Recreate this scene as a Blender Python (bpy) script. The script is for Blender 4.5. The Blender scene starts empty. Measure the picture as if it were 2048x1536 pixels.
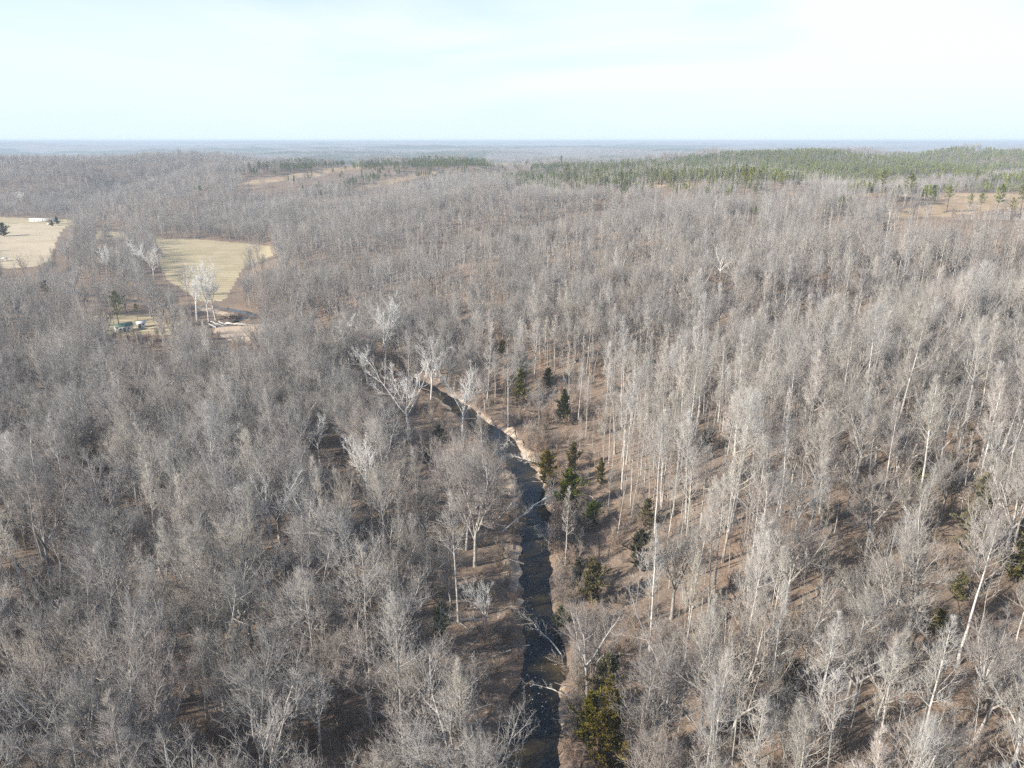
import bpy, math, random
import numpy as np
from mathutils import Vector

R = math.radians
S = bpy.context.scene
COL = S.collection
rng = np.random.default_rng(7)
random.seed(7)

# ------------------------------------------------------------------ camera
CAMH = 90.0
F = 1421.0                       # focal length in pixels of the 2048 wide photograph
PITCH = math.atan((768 - 280.5) / F)
cp, sp = math.cos(PITCH), math.sin(PITCH)
cam = bpy.data.cameras.new('camera')
cam.sensor_width = 36
cam.lens = F / 2048 * 36
cam.clip_start = 0.5
cam.clip_end = 60000
camo = bpy.data.objects.new('camera', cam)
camo.location = (0, 0, CAMH)
camo.rotation_euler = (math.pi / 2 - PITCH, 0, 0)
COL.objects.link(camo)
S.camera = camo

# ------------------------------------------------------------------ light
SUN_EL = R(31)
SUN_AZ = math.atan2(-0.93, -0.36)          # clockwise from +Y
tosun = Vector((math.sin(SUN_AZ) * math.cos(SUN_EL), math.cos(SUN_AZ) * math.cos(SUN_EL), math.sin(SUN_EL)))
w = bpy.data.worlds.new('World')
S.world = w
w.use_nodes = True
nt = w.node_tree
nt.nodes.clear()
def N(t, typ, **kw):
    n = t.nodes.new(typ)
    for k, v in kw.items():
        if k.startswith('i_'):
            n.inputs[k[2:].replace('_', ' ')].default_value = v
        else:
            setattr(n, k, v)
    return n
L = nt.links.new
sky = N(nt, 'ShaderNodeTexSky', sky_type='NISHITA', sun_disc=False, sun_elevation=SUN_EL, sun_rotation=SUN_AZ,
        altitude=200, air_density=1.0, dust_density=0.3, ozone_density=1.0)
bg = N(nt, 'ShaderNodeBackground')
bg.inputs['Strength'].default_value = 0.10
out = N(nt, 'ShaderNodeOutputWorld')
tc = N(nt, 'ShaderNodeTexCoord')
mp = N(nt, 'ShaderNodeMapping')
mp.inputs['Rotation'].default_value = (R(-5), R(-16), R(25))
mp.inputs['Scale'].default_value = (1.2, 0.8, 6.0)
nz = N(nt, 'ShaderNodeTexNoise')
nz.inputs['Scale'].default_value = 1.6; nz.inputs['Detail'].default_value = 7; nz.inputs['Roughness'].default_value = 0.48
nz.inputs['Distortion'].default_value = 0.6
rp = N(nt, 'ShaderNodeMapRange', clamp=True)
rp.inputs['From Min'].default_value = 0.40; rp.inputs['From Max'].default_value = 0.60
rp.inputs['To Min'].default_value = 0.05; rp.inputs['To Max'].default_value = 0.95
L(tc.outputs['Generated'], mp.inputs['Vector']); L(mp.outputs[0], nz.inputs['Vector']); L(nz.outputs['Fac'], rp.inputs['Value'])
# cirrus grows thinner towards the left and towards the horizon
sx = N(nt, 'ShaderNodeSeparateXYZ'); L(tc.outputs['Generated'], sx.inputs[0])
mx_ = N(nt, 'ShaderNodeMapRange', clamp=True); L(sx.outputs['X'], mx_.inputs['Value'])
mx_.inputs['From Min'].default_value = -0.6; mx_.inputs['From Max'].default_value = -0.1
mx_.inputs['To Min'].default_value = 0.35; mx_.inputs['To Max'].default_value = 1.0
mz_ = N(nt, 'ShaderNodeMapRange', clamp=True); L(sx.outputs['Z'], mz_.inputs['Value'])
mz_.inputs['From Min'].default_value = 0.0; mz_.inputs['From Max'].default_value = 0.09
mz_.inputs['To Min'].default_value = 0.15; mz_.inputs['To Max'].default_value = 1.0
m1 = N(nt, 'ShaderNodeMath', operation='MULTIPLY'); m2 = N(nt, 'ShaderNodeMath', operation='MULTIPLY')
L(rp.outputs[0], m1.inputs[0]); L(mx_.outputs[0], m1.inputs[1]); L(m1.outputs[0], m2.inputs[0]); L(mz_.outputs[0], m2.inputs[1])
mix = N(nt, 'ShaderNodeMix', data_type='RGBA')
mt_ = N(nt, 'ShaderNodeMapRange', clamp=True); L(sx.outputs['Z'], mt_.inputs['Value'])
mt_.inputs['From Min'].default_value = 0.22; mt_.inputs['From Max'].default_value = 0.5
mt_.inputs['To Min'].default_value = 1.0; mt_.inputs['To Max'].default_value = 0.08
m3 = N(nt, 'ShaderNodeMath', operation='MULTIPLY'); L(m2.outputs[0], m3.inputs[0]); L(mt_.outputs[0], m3.inputs[1])
L(m3.outputs[0], mix.inputs['Factor'])
mix.inputs['B'].default_value = (5.15, 5.6, 5.75, 1)
# whitish blue mist low over the horizon
hz_ = N(nt, 'ShaderNodeMapRange', clamp=True, interpolation_type='SMOOTHSTEP'); L(sx.outputs['Z'], hz_.inputs['Value'])
hz_.inputs['From Min'].default_value = 0.02; hz_.inputs['From Max'].default_value = 0.24
hz_.inputs['To Min'].default_value = 1.0; hz_.inputs['To Max'].default_value = 0.0
mixh = N(nt, 'ShaderNodeMix', data_type='RGBA')
L(hz_.outputs[0], mixh.inputs['Factor']); L(sky.outputs[0], mixh.inputs['A']); mixh.inputs['B'].default_value = (4.3, 5.1, 5.6, 1)
L(mixh.outputs['Result'], mix.inputs['A'])
L(mix.outputs['Result'], bg.inputs['Color']); L(bg.outputs[0], out.inputs['Surface'])

sl = bpy.data.lights.new('sun', 'SUN')
sl.energy = 4.6
sl.angle = R(0.5)
sl.color = (1.0, 0.925, 0.81)
so = bpy.data.objects.new('sun', sl)
so.rotation_euler = tosun.to_track_quat('Z', 'Y').to_euler()
so.location = (0, 0, 300)
COL.objects.link(so)
S.view_settings.view_transform = 'Standard'
S.view_settings.look = 'None'
S.view_settings.exposure = 0.95
S.view_settings.gamma = 1.0
S.cycles.use_denoising = False
S.cycles.denoiser = 'OPENIMAGEDENOISE'
S.cycles.denoising_input_passes = 'RGB_ALBEDO_NORMAL'
S.cycles.denoising_prefilter = 'ACCURATE'
S.cycles.max_bounces = 3
S.cycles.diffuse_bounces = 2
S.cycles.glossy_bounces = 2
S.cycles.transmission_bounces = 2
S.cycles.transparent_max_bounces = 4
S.cycles.volume_bounces = 0
S.cycles.sample_clamp_indirect = 4

# ------------------------------------------------------------------ noise and terrain
def _h(ix, iy, seed):
    n = (ix.astype(np.int64) * 374761393 + iy.astype(np.int64) * 668265263 + seed * 982451653) & 0xffffffff
    n = ((n ^ (n >> 13)) * 1274126177) & 0xffffffff
    return ((n ^ (n >> 16)) & 0xffff) / 65535.0
def vnoise(x, y, seed=0):
    ix = np.floor(x); iy = np.floor(y)
    fx = x - ix; fy = y - iy
    fx = fx * fx * (3 - 2 * fx); fy = fy * fy * (3 - 2 * fy)
    a = _h(ix, iy, seed); b = _h(ix + 1, iy, seed); c = _h(ix, iy + 1, seed); d = _h(ix + 1, iy + 1, seed)
    return (a * (1 - fx) + b * fx) * (1 - fy) + (c * (1 - fx) + d * fx) * fy * 1.0
def fbm(x, y, seed=0, o=4):
    s = 0; a = 0.5; t = 0
    for k in range(o):
        s = s + a * vnoise(x * 2 ** k + 13.7 * k, y * 2 ** k + 7.3 * k, seed + k); t += a; a *= .5
    return s / t * 2 - 1
def seg_dist(x, y, pts, vals=None):
    """distance to a polyline (and the interpolated value carried along it)"""
    best = np.full(np.shape(x), 1e9); bv = np.zeros(np.shape(x))
    for i in range(len(pts) - 1):
        ax, ay = pts[i][:2]; bx, by = pts[i + 1][:2]
        dx, dy = bx - ax, by - ay
        t = np.clip(((x - ax) * dx + (y - ay) * dy) / (dx * dx + dy * dy), 0, 1)
        d = np.hypot(x - ax - t * dx, y - ay - t * dy)
        m = d < best
        best = np.where(m, d, best)
        if vals is not None:
            bv = np.where(m, vals[i] * (1 - t) + vals[i + 1] * t, bv)
    return (best, bv) if vals is not None else best
def in_poly(x, y, poly):
    c = np.zeros(np.shape(x), bool)
    j = len(poly) - 1
    for i in range(len(poly)):
        xi, yi = poly[i]; xj, yj = poly[j]
        if yi != yj:
            k = ((yi > y) != (yj > y)) & (x < (xj - xi) * (y - yi) / (yj - yi) + xi)
            c = c ^ k
        j = i
    return c
def flat(px, py, z=0.0):
    """point on the level z seen at a pixel of the photograph"""
    u = (px - 1024) / F; v = (768 - py) / F
    d = (u, cp + v * sp, -sp + v * cp)
    t = (z - CAMH) / d[2]
    return (d[0] * t, d[1] * t)
def catmull(p, n=6):
    p = [np.array(q, float) for q in p]
    p = [2 * p[0] - p[1]] + p + [2 * p[-1] - p[-2]]
    o = []
    for i in range(1, len(p) - 2):
        for k in range(n):
            t = k / n
            o.append(0.5 * ((2 * p[i]) + (p[i + 1] - p[i - 1]) * t + (2 * p[i - 1] - 5 * p[i] + 4 * p[i + 1] - p[i + 2]) * t * t
                            + (3 * p[i] - p[i - 1] - 3 * p[i + 1] + p[i + 2]) * t ** 3))
    o.append(p[-2])
    return o
# creek: photo pixel and width in photo pixels (water surface lies at -1.0)
WZ = -1.0
CR = [(1050, 1640, 150), (1055, 1536, 145), (1072, 1400, 118), (1088, 1310, 86), (1075, 1200, 74), (1070, 1100, 66), (1076, 1030, 62), (1056, 960, 54),
      (1026, 915, 48), (985, 872, 62), (945, 838, 42), (900, 803, 34), (850, 772, 30), (800, 750, 22), (740, 730, 16), (690, 706, 13),
      (640, 676, 11), (585, 645, 9), (535, 636, 12), (490, 625, 12), (440, 616, 10), (380, 611, 9), (300, 606, 8)]
cpts = []
for px, py, wd in CR:
    x, y = flat(px, py, WZ)
    depth = y * cp + (CAMH - WZ) * sp
    cpts.append((x, y, wd * depth / F / 2 * (.86 if py > 1000 else .95)))
cpts = [(cpts[0][0] + 2, -300, 6), (cpts[0][0] + 3, 30, 6)] + cpts
cpts.append((cpts[-1][0] - 90, cpts[-1][1] + 60, 2.2))
cpts.append((cpts[-1][0] - 60, cpts[-1][1] + 180, 2.2))
cs = catmull(cpts, 5)
CREEK = [(p[0], p[1]) for p in cs]; CW = [float(max(1.6, p[2])) for p in cs]
# pool with the log jam
jam_px = [(498, 632, 9), (480, 641, 12), (452, 650, 16), (425, 655, 12), (405, 652, 7)]
jp = [flat(a, b, WZ) for a, b, c in jam_px]
jw = [c * (q[1] * cp + (CAMH - WZ) * sp) / F / 2 for (a, b, c), q in zip(jam_px, jp)]
# edge of the hills: polygon of the high ground
EDGE = [(20, -1500), (19, 40), (24, 110), (20, 150), (24, 200), (12, 235), (-8, 262), (-40, 300), (-78, 335), (-118, 372), (-165, 418), (-178, 465), (-212, 600),
        (-222, 655), (-262, 700), (-346, 712), (-440, 800), (-545, 900), (-640, 985), (-760, 1030), (-1100, 1080), (-2600, 1500)]
HILL = EDGE + [(-30000, 3000), (-30000, 30000), (30000, 30000), (30000, -30000), (20, -30000)]
DRAWS = [([(30, 215), (120, 250), (230, 300), (420, 380)], 9, 22), ([(-150, 410), (-60, 480), (60, 560), (200, 640)], 17, 34),
         ([(-600, 960), (-640, 1150), (-560, 1400), (-420, 1800), (-300, 2400)], 24, 85), ([(-340, 715), (-300, 900), (-160, 1100), (60, 1300)], 14, 60),
         ([(24, 105), (90, 140), (180, 160)], 4, 15)]
BUMPS = [(560, 1500, 230, 27), (1120, 1750, 260, 27), (-800, 1420, 330, 13), (-1300, 1300, 300, 8), (-100, 1500, 350, 4), (430, 620, 130, 5), (80, 430, 95, 13), (280, 400, 110, 11), (430, 300, 120, 8), (1500, 2600, 500, 9), (-500, 3600, 700, -22)]
def terrain(x, y, channel=True):
    x = np.asarray(x, float); y = np.asarray(y, float)
    d = seg_dist(x, y, EDGE)
    s = np.where(in_poly(x, y, HILL), d, -d)
    r = np.hypot(x, y)
    k = np.clip(s / 170, 0, 1)
    z = 31 * (1 - np.exp(-np.maximum(s, 0) / 110)) + 4 * np.clip((s - 200) / 500, 0, 1)
    z = z + k * (19 * fbm(x / 230, y / 230, 3) + 7.0 * fbm(x / 85, y / 85, 11))
    z = z + np.clip((s - 900) / 1500, 0, 1) * ((26 + 16 * np.clip((r - 3000) / 3000, 0, 1)) * fbm(x / 1900, y / 1300, 21, 4) - 4)
    z = z + np.clip((r - 3500) / 8500, 0, 1) * 34
    r0 = 1750 + 450 * np.clip((x - 300) / 600, 0, 1)
    q = np.clip((r - r0) / 600, 0, 1)
    z = z - 30 * q * q * (3 - 2 * q) * np.clip(1.35 - (r - r0) / 9000, .1, 1)
    zc = np.where(r > 3500, 72, 52)
    z = np.where(z > zc, zc + .45 * (z - zc), z)
    for pts, dep, sg in DRAWS:
        dd = seg_dist(x, y, pts)
        z = z - dep * np.exp(-(dd / sg) ** 2) * np.clip(s / 60, 0, 1)
    for bx, by, bs, bh in BUMPS:
        z = z + bh * np.exp(-(((x - bx) ** 2 + (y - by) ** 2) / bs ** 2)) * k
    z = z + 0.45 * fbm(x / 28, y / 28, 31, 3) * np.clip((d + 12) / 30, 0, 1)
    z = np.where(s < 0, z + 0.25 * fbm(x / 60, y / 60, 5), z)
    if channel:
        near = r < 1100
        cd, cw = seg_dist(x, y, CREEK, CW)
        z = z + np.where(near, np.exp(-((cd - cw) / 8) ** 2) * (.9 * fbm(x / 3.1, y / 3.1, 85, 3) + .5 * fbm(x / 1.2, y / 1.2, 86, 2)), 0)
        t = np.clip((cd - cw + 1.7 * fbm(x / 3.4, y / 3.4, 83, 4) + .8 * fbm(x / 14, y / 14, 84, 2)) / 2.6, -1, 1)                       # -1 mid stream .. 0 water line .. 1 bank top
        bed = np.where(t < 0, -1.0 + 0.9 * t, -1.0 + 1.0 * t)
        z = np.where(near & (t < 1), np.minimum(z, bed * (1 - np.clip(t, 0, 1) ** 2) + z * np.clip(t, 0, 1) ** 2), z)
        jd, jv = seg_dist(x, y, jp, jw)
        t = np.clip((jd - jv) / 3.0, -1, 1)
        bed = -1.0 + t
        z = np.where(near & (t < 1), np.minimum(z, bed), z)
    return z
def tz(x, y):
    return float(terrain(np.array([x]), np.array([y]))[0])
def at(px, py):
    """where the ground shows at a photo pixel"""
    u = (px - 1024) / F; v = (768 - py) / F
    d = np.array((u, cp + v * sp, -sp + v * cp))
    t = 40 * 1.004 ** np.arange(1300)
    x, y, z = d[0] * t, d[1] * t, CAMH + d[2] * t
    g = terrain(x, y)
    i = np.argmax(z < g)
    a = t[max(i - 1, 0)]; b = t[i]
    for _ in range(3):
        tt = np.linspace(a, b, 12)
        m = (CAMH + d[2] * tt) < terrain(d[0] * tt, d[1] * tt)
        j = max(int(np.argmax(m)), 1)
        a, b = tt[j - 1], tt[j]
    return (d[0] * b, d[1] * b, tz(d[0] * b, d[1] * b))
def project(x, y, z):
    h = z - CAMH
    dep = y * cp - h * sp
    dep = np.where(dep < 1, 1, dep)
    return 1024 + F * x / dep, 768 - F * (h * cp + y * sp) / dep, dep
def z_at_row(y, py):
    v = (768 - py) / F
    return CAMH + y * (v * cp - sp) / (cp + v * sp)

# ------------------------------------------------------------------ regions drawn on the photograph, turned to ground below
FIELDS = [[(300, 476), (420, 480), (560, 494), (548, 510), (500, 528), (484, 538), (470, 566), (450, 600), (405, 604), (335, 560), (318, 530), (322, 500)],
          [(-60, 452), (60, 446), (132, 452), (118, 470), (100, 520), (70, 533), (-60, 540)],
          [(-60, 432), (150, 440), (140, 452), (-60, 452)],
          [(195, 463), (250, 464), (246, 476), (180, 478)]]
YARD = [(165, 636), (215, 630), (300, 632), (395, 655), (385, 676), (300, 668), (215, 674), (165, 668)]
CLEAR = [[(686, 382), (760, 362), (868, 342), (876, 346), (770, 370), (694, 386)],
         [(560, 352), (640, 340), (700, 332), (745, 333), (700, 340), (600, 356), (520, 368), (440, 372)],
         [(960, 325), (1040, 321), (1100, 320), (1060, 328), (1000, 333)],
         [(1130, 320), (1320, 318), (1320, 322), (1130, 324)],
         [(1290, 369), (1390, 371), (1390, 378), (1290, 374)],
         [(1560, 382), (1640, 385), (1640, 391), (1560, 388)],
         [(1720, 385), (2060, 387), (2060, 396), (1905, 400), (1860, 394), (1720, 392)],
         [(1760, 428), (1830, 414), (1905, 400), (2048, 396), (2060, 414), (1990, 420), (1900, 432), (1800, 436)]]
SANDS = [[(395, 612), (430, 618), (490, 634), (505, 640), (470, 640), (440, 628), (395, 620)],
         [(428, 657), (520, 648), (560, 650), (520, 668), (480, 690), (440, 672), (424, 662)]]
PINES = [[(1004, 364), (1030, 340), (1120, 328), (1330, 318), (1440, 308), (1540, 296), (1680, 300), (1760, 312), (1880, 296), (1985, 296), (2060, 302), (2060, 330),
          (1930, 340), (1800, 342), (1700, 350), (1560, 350), (1440, 352), (1300, 356), (1100, 360)],
         [(590, 382), (600, 372), (640, 362), (700, 360), (790, 345), (860, 338), (860, 350), (760, 362), (700, 372), (668, 382), (630, 388)],
         [(480, 344), (520, 326), (620, 308), (760, 306), (900, 304), (975, 302), (970, 326), (880, 332), (760, 334), (620, 332), (560, 340)],
         [(960, 352), (1045, 346), (1048, 358), (985, 362)],
         [(1950, 366), (2060, 342), (2060, 362), (1990, 372)]]
PINES_SPARSE = [[(1090, 350), (1300, 340), (1560, 352), (1560, 392), (1400, 390), (1100, 378)], [(1700, 350), (2060, 345), (2060, 384), (1700, 380)], [(480, 340), (760, 330), (1000, 322), (1100, 330), (1000, 352), (700, 362), (500, 352)]]
THIN = [[(830, 520), (1010, 530), (1010, 690), (870, 670)], [(1040, 530), (1320, 480), (1330, 565), (1060, 580)], [(580, 640), (740, 650), (740, 740), (620, 710)],
        [(1550, 640), (1700, 600), (1760, 700), (1600, 770)], [(1230, 690), (1330, 680), (1340, 800), (1240, 800)], [(1600, 1110), (1900, 1070), (1980, 1330), (1650, 1310)],
        [(1950, 640), (2048, 600), (2048, 720), (1980, 740)], [(600, 1000), (680, 1000), (690, 1080), (610, 1080)], [(1090, 740), (1200, 740), (1230, 930), (1100, 900)]]
def poly_hit(px, py, polys):
    m = np.zeros(np.shape(px), bool)
    for p in polys:
        m |= in_poly(px, py, p)
    return m

# ------------------------------------------------------------------ materials
def newmat(name):
    m = bpy.data.materials.new(name)
    m.use_nodes = True
    t = m.node_tree
    b = t.nodes['Principled BSDF']
    return m, t, b
def ramp(t, stops, fac):
    r = t.nodes.new('ShaderNodeValToRGB')
    e = r.color_ramp.elements
    while len(e) < len(stops):
        e.new(0.5)
    for el, (p, c) in zip(e, stops):
        el.position = p; el.color = (*c, 1)
    t.links.new(fac, r.inputs[0])
    return r.outputs[0]
def bark(name, c1, c2, rough=0.85, spread=0.35, scale=1.2):
    m, t, b = newmat(name)
    tcn = t.nodes.new('ShaderNodeTexCoord')
    n = N(t, 'ShaderNodeTexNoise'); n.inputs['Scale'].default_value = scale; n.inputs['Detail'].default_value = 5
    t.links.new(tcn.outputs['Object'], n.inputs['Vector'])
    c = ramp(t, [(0.36, c1), (0.62, c2)], n.outputs['Fac'])
    oi = t.nodes.new('ShaderNodeObjectInfo')
    hs = t.nodes.new('ShaderNodeHueSaturation')
    mr = N(t, 'ShaderNodeMapRange'); t.links.new(oi.outputs['Random'], mr.inputs['Value'])
    mr.inputs['To Min'].default_value = 1 - spread; mr.inputs['To Max'].default_value = 1 + spread
    mr2 = N(t, 'ShaderNodeMath', operation='MULTIPLY'); t.links.new(oi.outputs['Random'], mr2.inputs[0]); mr2.inputs[1].default_value = 7.31
    fr = N(t, 'ShaderNodeMath', operation='FRACT'); t.links.new(mr2.outputs[0], fr.inputs[0])
    mr3 = N(t, 'ShaderNodeMapRange'); t.links.new(fr.outputs[0], mr3.inputs['Value'])
    mr3.inputs['To Min'].default_value = 0.5; mr3.inputs['To Max'].default_value = 1.3
    t.links.new(mr.outputs[0], hs.inputs['Value']); t.links.new(mr3.outputs[0], hs.inputs['Saturation'])
    m4 = N(t, 'ShaderNodeMath', operation='MULTIPLY'); t.links.new(oi.outputs['Random'], m4.inputs[0]); m4.inputs[1].default_value = 23.7
    f4 = N(t, 'ShaderNodeMath', operation='FRACT'); t.links.new(m4.outputs[0], f4.inputs[0])
    r4 = N(t, 'ShaderNodeMapRange'); t.links.new(f4.outputs[0], r4.inputs['Value']); r4.inputs['To Min'].default_value = .478; r4.inputs['To Max'].default_value = .515
    t.links.new(r4.outputs[0], hs.inputs['Hue'])
    t.links.new(c, hs.inputs['Color'])
    t.links.new(hs.outputs[0], b.inputs['Base Color'])
    b.inputs['Roughness'].default_value = rough
    b.inputs['Specular IOR Level'].default_value = 0.2
    return m
M = {}
M['bark_pale'] = bark('pale_grey_bark', (0.33, 0.31, 0.275), (0.57, 0.545, 0.50), spread=.25)
M['twig_pale'] = bark('pale_twigs', (0.365, 0.338, 0.302), (0.475, 0.442, 0.40), spread=.2)
M['bark_grey'] = bark('grey_bark', (0.22, 0.205, 0.19), (0.46, 0.435, 0.405), spread=.28)
M['twig_grey'] = bark('grey_twigs', (0.265, 0.24, 0.215), (0.375, 0.343, 0.31), spread=.2)
M['bark_white'] = bark('white_sycamore_bark', (0.52, 0.50, 0.46), (0.82, 0.80, 0.76), spread=.08, scale=.6)
M['brush'] = bark('brush_twigs', (0.22, 0.17, 0.13), (0.36, 0.29, 0.23), spread=.3)
M['dead'] = bark('dead_wood', (0.34, 0.31, 0.28), (0.62, 0.6, 0.56), spread=.15)
M['bark_dark'] = bark('dark_conifer_bark', (0.09, 0.07, 0.055), (0.17, 0.13, 0.10))
def leafmat(name, c1, c2, spread=.2):
    m = bark(name, c1, c2, rough=.7, spread=spread, scale=.9)
    return m
M['cedar'] = leafmat('cedar_foliage', (0.065, 0.078, 0.024), (0.15, 0.155, 0.05))
M['cedar_bright'] = leafmat('bright_cedar_foliage', (0.09, 0.13, 0.025), (0.20, 0.23, 0.06), .12)
M['cedar_olive'] = leafmat('olive_cedar_foliage', (0.125, 0.115, 0.032), (0.25, 0.215, 0.07), .15)
M['pine'] = leafmat('pine_foliage', (0.175, 0.205, 0.045), (0.32, 0.335, 0.09), .25)

# ground
gm, t, b = newmat('forest_ground')
tcn = t.nodes.new('ShaderNodeNewGeometry')
def tn(scale, detail=6, rough=.6, dist=0.0, vec=None):
    n = N(t, 'ShaderNodeTexNoise'); n.inputs['Scale'].default_value = scale; n.inputs['Detail'].default_value = detail
    n.inputs['Roughness'].default_value = rough; n.inputs['Distortion'].default_value = dist
    t.links.new(vec if vec else tcn.outputs['Position'], n.inputs['Vector'])
    return n.outputs['Fac']
def attr(nm):
    a = t.nodes.new('ShaderNodeAttribute'); a.attribute_name = nm; return a.outputs['Fac']
def mixc(f, a, bb):
    m = N(t, 'ShaderNodeMix', data_type='RGBA')
    if isinstance(f, float): m.inputs['Factor'].default_value = f
    else: t.links.new(f, m.inputs['Factor'])
    for k, v in (('A', a), ('B', bb)):
        if isinstance(v, tuple): m.inputs[k].default_value = (*v, 1)
        else: t.links.new(v, m.inputs[k])
    return m.outputs['Result']
def edge(f, n, lo=.4, hi=.6, amt=.35):
    a = N(t, 'ShaderNodeMath', operation='MULTIPLY_ADD'); t.links.new(n, a.inputs[0]); a.inputs[1].default_value = amt; 
    s_ = N(t, 'ShaderNodeMath', operation='SUBTRACT'); t.links.new(f, s_.inputs[0]); s_.inputs[1].default_value = amt / 2
    t.links.new(s_.outputs[0], a.inputs[2])
    r = N(t, 'ShaderNodeMapRange', clamp=True); t.links.new(a.outputs[0], r.inputs['Value'])
    r.inputs['From Min'].default_value = lo; r.inputs['From Max'].default_value = hi
    return r.outputs[0]
litter = ramp(t, [(0.30, (0.085, 0.062, 0.045)), (0.5, (0.21, 0.15, 0.11)), (0.7, (0.40, 0.30, 0.225))], tn(1.1, 10, .78))
patch = ramp(t, [(0.35, (0.17, 0.148, 0.124)), (0.65, (0.28, 0.20, 0.145))], tn(.03, 5))
litter = mixc(.45, litter, patch)
field = ramp(t, [(0.3, (0.29, 0.25, 0.145)), (0.5, (0.40, 0.325, 0.20)), (0.72, (0.50, 0.42, 0.28))], tn(.035, 8, .6, .5))
field = mixc(.25, field, ramp(t, [(0.35, (0.22, 0.2, 0.09)), (0.65, (0.5, 0.44, 0.3))], tn(1.2, 6)))
wv = N(t, 'ShaderNodeTexWave', wave_type='BANDS', bands_direction='Y'); wv.inputs['Scale'].default_value = .045; wv.inputs['Distortion'].default_value = 2.5; wv.inputs['Detail'].default_value = 4; wv.inputs['Detail Scale'].default_value = 1.5
t.links.new(tcn.outputs['Position'], wv.inputs['Vector'])
bands = ramp(t, [(0.2, (0.26, 0.225, 0.14)), (0.8, (0.55, 0.46, 0.33))], wv.outputs['Fac'])
field = mixc(.30, field, bands)
tan = ramp(t, [(0.3, (0.38, 0.32, 0.21)), (0.5, (0.50, 0.42, 0.30)), (0.7, (0.57, 0.49, 0.37))], tn(.03, 9, .65, .4))
clear = ramp(t, [(0.3, (0.26, 0.19, 0.12)), (0.7, (0.44, 0.33, 0.215))], tn(.05, 7))
sand = ramp(t, [(0.3, (0.38, 0.29, 0.21)), (0.7, (0.58, 0.47, 0.36))], tn(.5, 7))
canopy = ramp(t, [(0.35, (0.17, 0.155, 0.15)), (0.6, (0.25, 0.225, 0.205))], tn(.02, 6, .7))
dpine = ramp(t, [(0.3, (0.05, 0.065, 0.04)), (0.7, (0.08, 0.10, 0.055))], tn(.03, 4))
mpv = N(t, 'ShaderNodeMapping'); t.links.new(tcn.outputs['Position'], mpv.inputs['Vector']); mpv.inputs['Scale'].default_value = (.35, 1, 1)
pinep = N(t, 'ShaderNodeMapRange', clamp=True); t.links.new(tn(.0011, 4, .55, .4, mpv.outputs[0]), pinep.inputs['Value'])
pinep.inputs['From Min'].default_value = .50; pinep.inputs['From Max'].default_value = .53
canopy = mixc(pinep.outputs[0], canopy, dpine)
n5 = tn(.25, 5)
tan = mixc(.22, tan, bands)
c = mixc(edge(attr('field'), n5), litter, field)
c = mixc(edge(attr('tan'), n5), c, tan)
c = mixc(edge(attr('clearing'), n5), c, clear)
c = mixc(edge(attr('sand'), tn(1.3, 8, .75), .42, .6, .9), c, sand)
c = mixc(attr('far'), c, canopy)
t.links.new(c, b.inputs['Base Color'])
b.inputs['Roughness'].default_value = .95; b.inputs['Specular IOR Level'].default_value = .1
bp = N(t, 'ShaderNodeBump'); bp.inputs['Strength'].default_value = .8; bp.inputs['Distance'].default_value = .25
t.links.new(tn(2.5, 8, .7), bp.inputs['Height']); t.links.new(bp.outputs[0], b.inputs['Normal'])
M['ground'] = gm

wm, t, b = newmat('creek_water')
tcn = t.nodes.new('ShaderNodeNewGeometry')
wc = ramp(t, [(0.46, (0.008, 0.010, 0.014)), (0.62, (0.040, 0.030, 0.014)), (0.80, (0.10, 0.07, 0.03))], tn(.11, 5, .55, .6))
t.links.new(wc, b.inputs['Base Color'])
b.inputs['Roughness'].default_value = .07; b.inputs['IOR'].default_value = 1.33
bp = N(t, 'ShaderNodeBump'); bp.inputs['Strength'].default_value = .04; bp.inputs['Distance'].default_value = .05
t.links.new(tn(1.3, 3, .5), bp.inputs['Height']); t.links.new(bp.outputs[0], b.inputs['Normal'])
M['water'] = wm
def plain(name, col, rough=.6, metal=0.0, var=.12, scale=2.0):
    m, t, b = newmat(name)
    tcn = t.nodes.new('ShaderNodeTexCoord')
    n = N(t, 'ShaderNodeTexNoise'); n.inputs['Scale'].default_value = scale; n.inputs['Detail'].default_value = 6
    t.links.new(tcn.outputs['Object'], n.inputs['Vector'])
    cc = ramp(t, [(0.3, tuple(v * (1 - var) for v in col)), (0.7, tuple(min(1, v * (1 + var)) for v in col))], n.outputs['Fac'])
    t.links.new(cc, b.inputs['Base Color'])
    b.inputs['Roughness'].default_value = rough; b.inputs['Metallic'].default_value = metal
    return m
M['siding'] = plain('white_siding', (.72, .72, .70))
M['roof_green'] = plain('green_metal_roof', (.10, .165, .12), .5)
M['roof_grey'] = plain('pale_roof', (.62, .62, .62), .6)
M['window'] = plain('window_glass', (.03, .035, .04), .1)
M['door'] = plain('brown_door', (.18, .10, .07))
M['wood'] = plain('weathered_wood', (.16, .12, .09))
M['stone'] = plain('creek_stone', (.45, .40, .34))

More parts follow.
